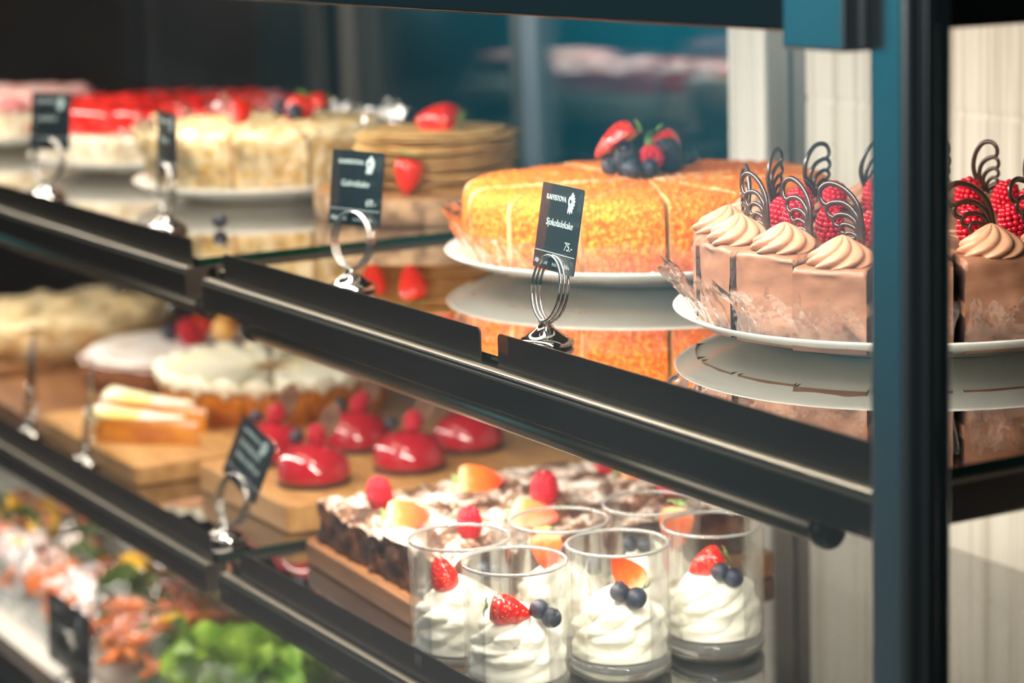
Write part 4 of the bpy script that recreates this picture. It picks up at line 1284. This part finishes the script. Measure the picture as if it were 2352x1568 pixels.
for k, (x, y, kind, lab) in enumerate(sal):
    salad(lab, (x, y, ZD + .0005), radians(RND.uniform(-2, 2)), kind, 50 + k)

# ------------------------------------------------------------------ the shop behind
def room_box(name, x0, x1, y0, y1, z0, z1, mat):
    m = MB(); m.box(x0, x1, y0, y1, z0, z1); o = m.build(name, mat, None, smooth=False); structure(o); return o
MW = pmat('teal_grey_wall', rgb(96, 118, 122), rough=.8)
room_box('floor', -12, 4, -4, 4.4, -.02, 0, pmat('dark_floor', rgb(58, 50, 46), rough=.5, col2=rgb(44, 38, 36), scale=3))
room_box('wall_back', -12, 4, 4.3, 4.4, 0, 3.0, MW)
room_box('ceiling', -12, 4, .2, 4.4, 3.0, 3.02, pmat('dark_ceiling', rgb(52, 52, 54), rough=.9))
room_box('wall_left', -12, -11.9, -4, 4.3, 0, 3.0, pmat('dark_wall', rgb(40, 38, 40), rough=.8))
room_box('wall_right', 3.9, 4, .2, 4.3, 0, 3.0, MW)

def boxthing(name, label, cat, x0, x1, y0, y1, z0, z1, mat):
    m = MB(); m.box(x0, x1, y0, y1, z0, z1); return tag(m.build(name, mat, None, bevel=.01), label, cat)
DK = pmat('black_cabinet', rgb(24, 20, 19), rough=.6)
tag_ = thing('storage_cabinet', 'tall black cabinet in the dark shop behind the red jelly cake', 'cabinet', (-5.25, 1.85, 0))
m = MB(); m.box(-.5, .5, -.25, .25, 0, 2.1); m.build('body', DK, tag_, bevel=.01)
for sx in (-.25, .25):
    m = MB(); m.box(sx - .235, sx + .235, -.27, -.25, .06, 2.05); m.build('door', pmat('dark_brown_door', rgb(42, 27, 22), rough=.6), tag_, bevel=.005)
boxthing('partition', 'grey teal partition wall seen behind the far cakes', 'partition', -7.3, -6.40, 2.6, 2.7, 0, 2.6, MW)
boxthing('wall_board', 'bright turquoise board hanging on the grey partition', 'board', -6.86, -6.52, 2.55, 2.598, 1.03, 1.55, pmat('turquoise_paint', rgb(40, 190, 215), rough=.5))
pl = thing('pendant_lamp', 'dark teal round pendant lamp behind the sliding doors', 'lamp', (-5.58, 2.6, 1.14))
V, F = lathe([(0, .20), (.05, .19), (.13, .15), (.19, .06), (.20, 0), (.19, -.06), (.15, -.12), (.14, -.118), (.17, -.05), (.18, 0)], 40); mk('lamp_shade', V, F, pmat('dark_teal_enamel', rgb(0, 74, 86), rough=.5), pl)
V, F = tube([(0, 0, .19), (0, 0, 1.86)], .008); mk('cord', V, F, M['seam'], pl)
ct_ = thing('back_counter', 'dark counter with pale top behind the sliding doors', 'counter', (-4.5, 2.85, 0))
m = MB(); m.box(-.75, .24, -.25, .25, 0, .98); m.build('body', DK, ct_, bevel=.01)
m = MB(); m.box(-.78, .25, -.28, .28, .98, 1.025); m.build('worktop', pmat('pale_worktop', rgb(168, 166, 158), rough=.5), ct_, bevel=.005)
PK = pmat('pink_carton', rgb(214, 140, 150), rough=.6)
for k, (a, b, lab) in enumerate(((-4.98, -4.66, 'left'), (-4.60, -4.26, 'right'))):
    boxthing('cake_carton', 'pale pink carton on the back counter, %s of the two' % lab, 'carton', a, b, 2.62, 2.86, 1.026, 1.105 + .01 * k, PK)
rk = thing('shop_rack', 'dark brown rack with red packs behind the sliding door', 'rack', (-4.08, 2.75, 0))
for sx in (-.15, .15):
    m = MB(); m.box(sx - .02, sx + .02, -.15, .15, 0, 1.9); m.build('upright', pmat('brown_wood_rack', rgb(82, 56, 44), rough=.6), rk, bevel=.004)
for z in (.80, 1.0, 1.2, 1.4):
    m = MB(); m.box(-.15, .15, -.15, .15, z, z + .02); m.build('rack_shelf', DK, rk, bevel=.003)
boxthing('snack_pack', 'dull red pack on the brown rack, upper shelf', 'pack', -4.2, -3.98, 2.64, 2.8, 1.021, 1.12, pmat('dull_red_pack', rgb(128, 66, 56), rough=.6))
boxthing('snack_pack', 'small dark green pack on the brown rack, lower shelf', 'pack', -4.1, -4.0, 2.64, 2.8, .821, .93, pmat('dark_green_pack', rgb(30, 84, 44), rough=.6))
area('ceiling_lamp', (-5, 2.6, 2.9), 3.0, .6, (0, 0, 0), 30, (.9, .97, 1))
room_box('wall_front', -10, -2.6, -4.1, -4.0, 0, 3.0, pmat('teal_painted_wall', rgb(16, 140, 160), rough=.6))
area('front_fill_light', (.8, -3.6, 2.3), 2.6, 1.6, (radians(72), 0, 0), 26, (1, .97, .92))  # added unseen fill from the front, brightening rails and food
area('rail_highlight_light', (-2.8, -.75, 2.95), 6.0, .3, (radians(-6), 0, 0), 48, (1, .93, .82))  # added unseen light, placed to draw a highlight along the rail edges
area('wall_fill_light', (-6, -2.6, 2.9), 2.5, .5, (radians(-25), 0, 0), 140, (.95, .98, 1))  # added unseen light brightening the teal wall that the post reflects

# ------------------------------------------------------------------ world, camera, render look
w = bpy.data.worlds.new('world'); S.world = w; w.use_nodes = True
bg = w.node_tree.nodes['Background']; bg.inputs[0].default_value = (.42, .72, .85, 1); bg.inputs[1].default_value = .035

cam = bpy.data.cameras.new('camera'); co = bpy.data.objects.new('camera', cam); COL.objects.link(co)
cam.lens = 85.0; cam.sensor_width = 36.0; cam.sensor_fit = 'HORIZONTAL'; cam.clip_start = .05
Rr = Vector((.4928, .8696, -.0309)); Dn = Vector((.1448, -.1169, -.9825)); Fw = Vector((-.8580, .4798, -.1835))
Fw.normalize(); Rr = (Rr - Fw * Rr.dot(Fw)).normalized(); Dn = Fw.cross(Rr)
mw = Matrix(((Rr.x, -Dn.x, -Fw.x, .990), (Rr.y, -Dn.y, -Fw.y, -.785), (Rr.z, -Dn.z, -Fw.z, 1.569), (0, 0, 0, 1)))
co.matrix_world = mw
cam.dof.use_dof = True; cam.dof.focus_distance = 1.66; cam.dof.aperture_fstop = 4.6
S.camera = co
S.view_settings.view_transform = 'Standard'; S.view_settings.look = 'None'; S.view_settings.gamma = 1.0
S.view_settings.use_curve_mapping = False
S.view_settings.exposure = 0.15
S.cycles.max_bounces = 14; S.cycles.transparent_max_bounces = 28; S.cycles.transmission_bounces = 10; S.cycles.glossy_bounces = 6
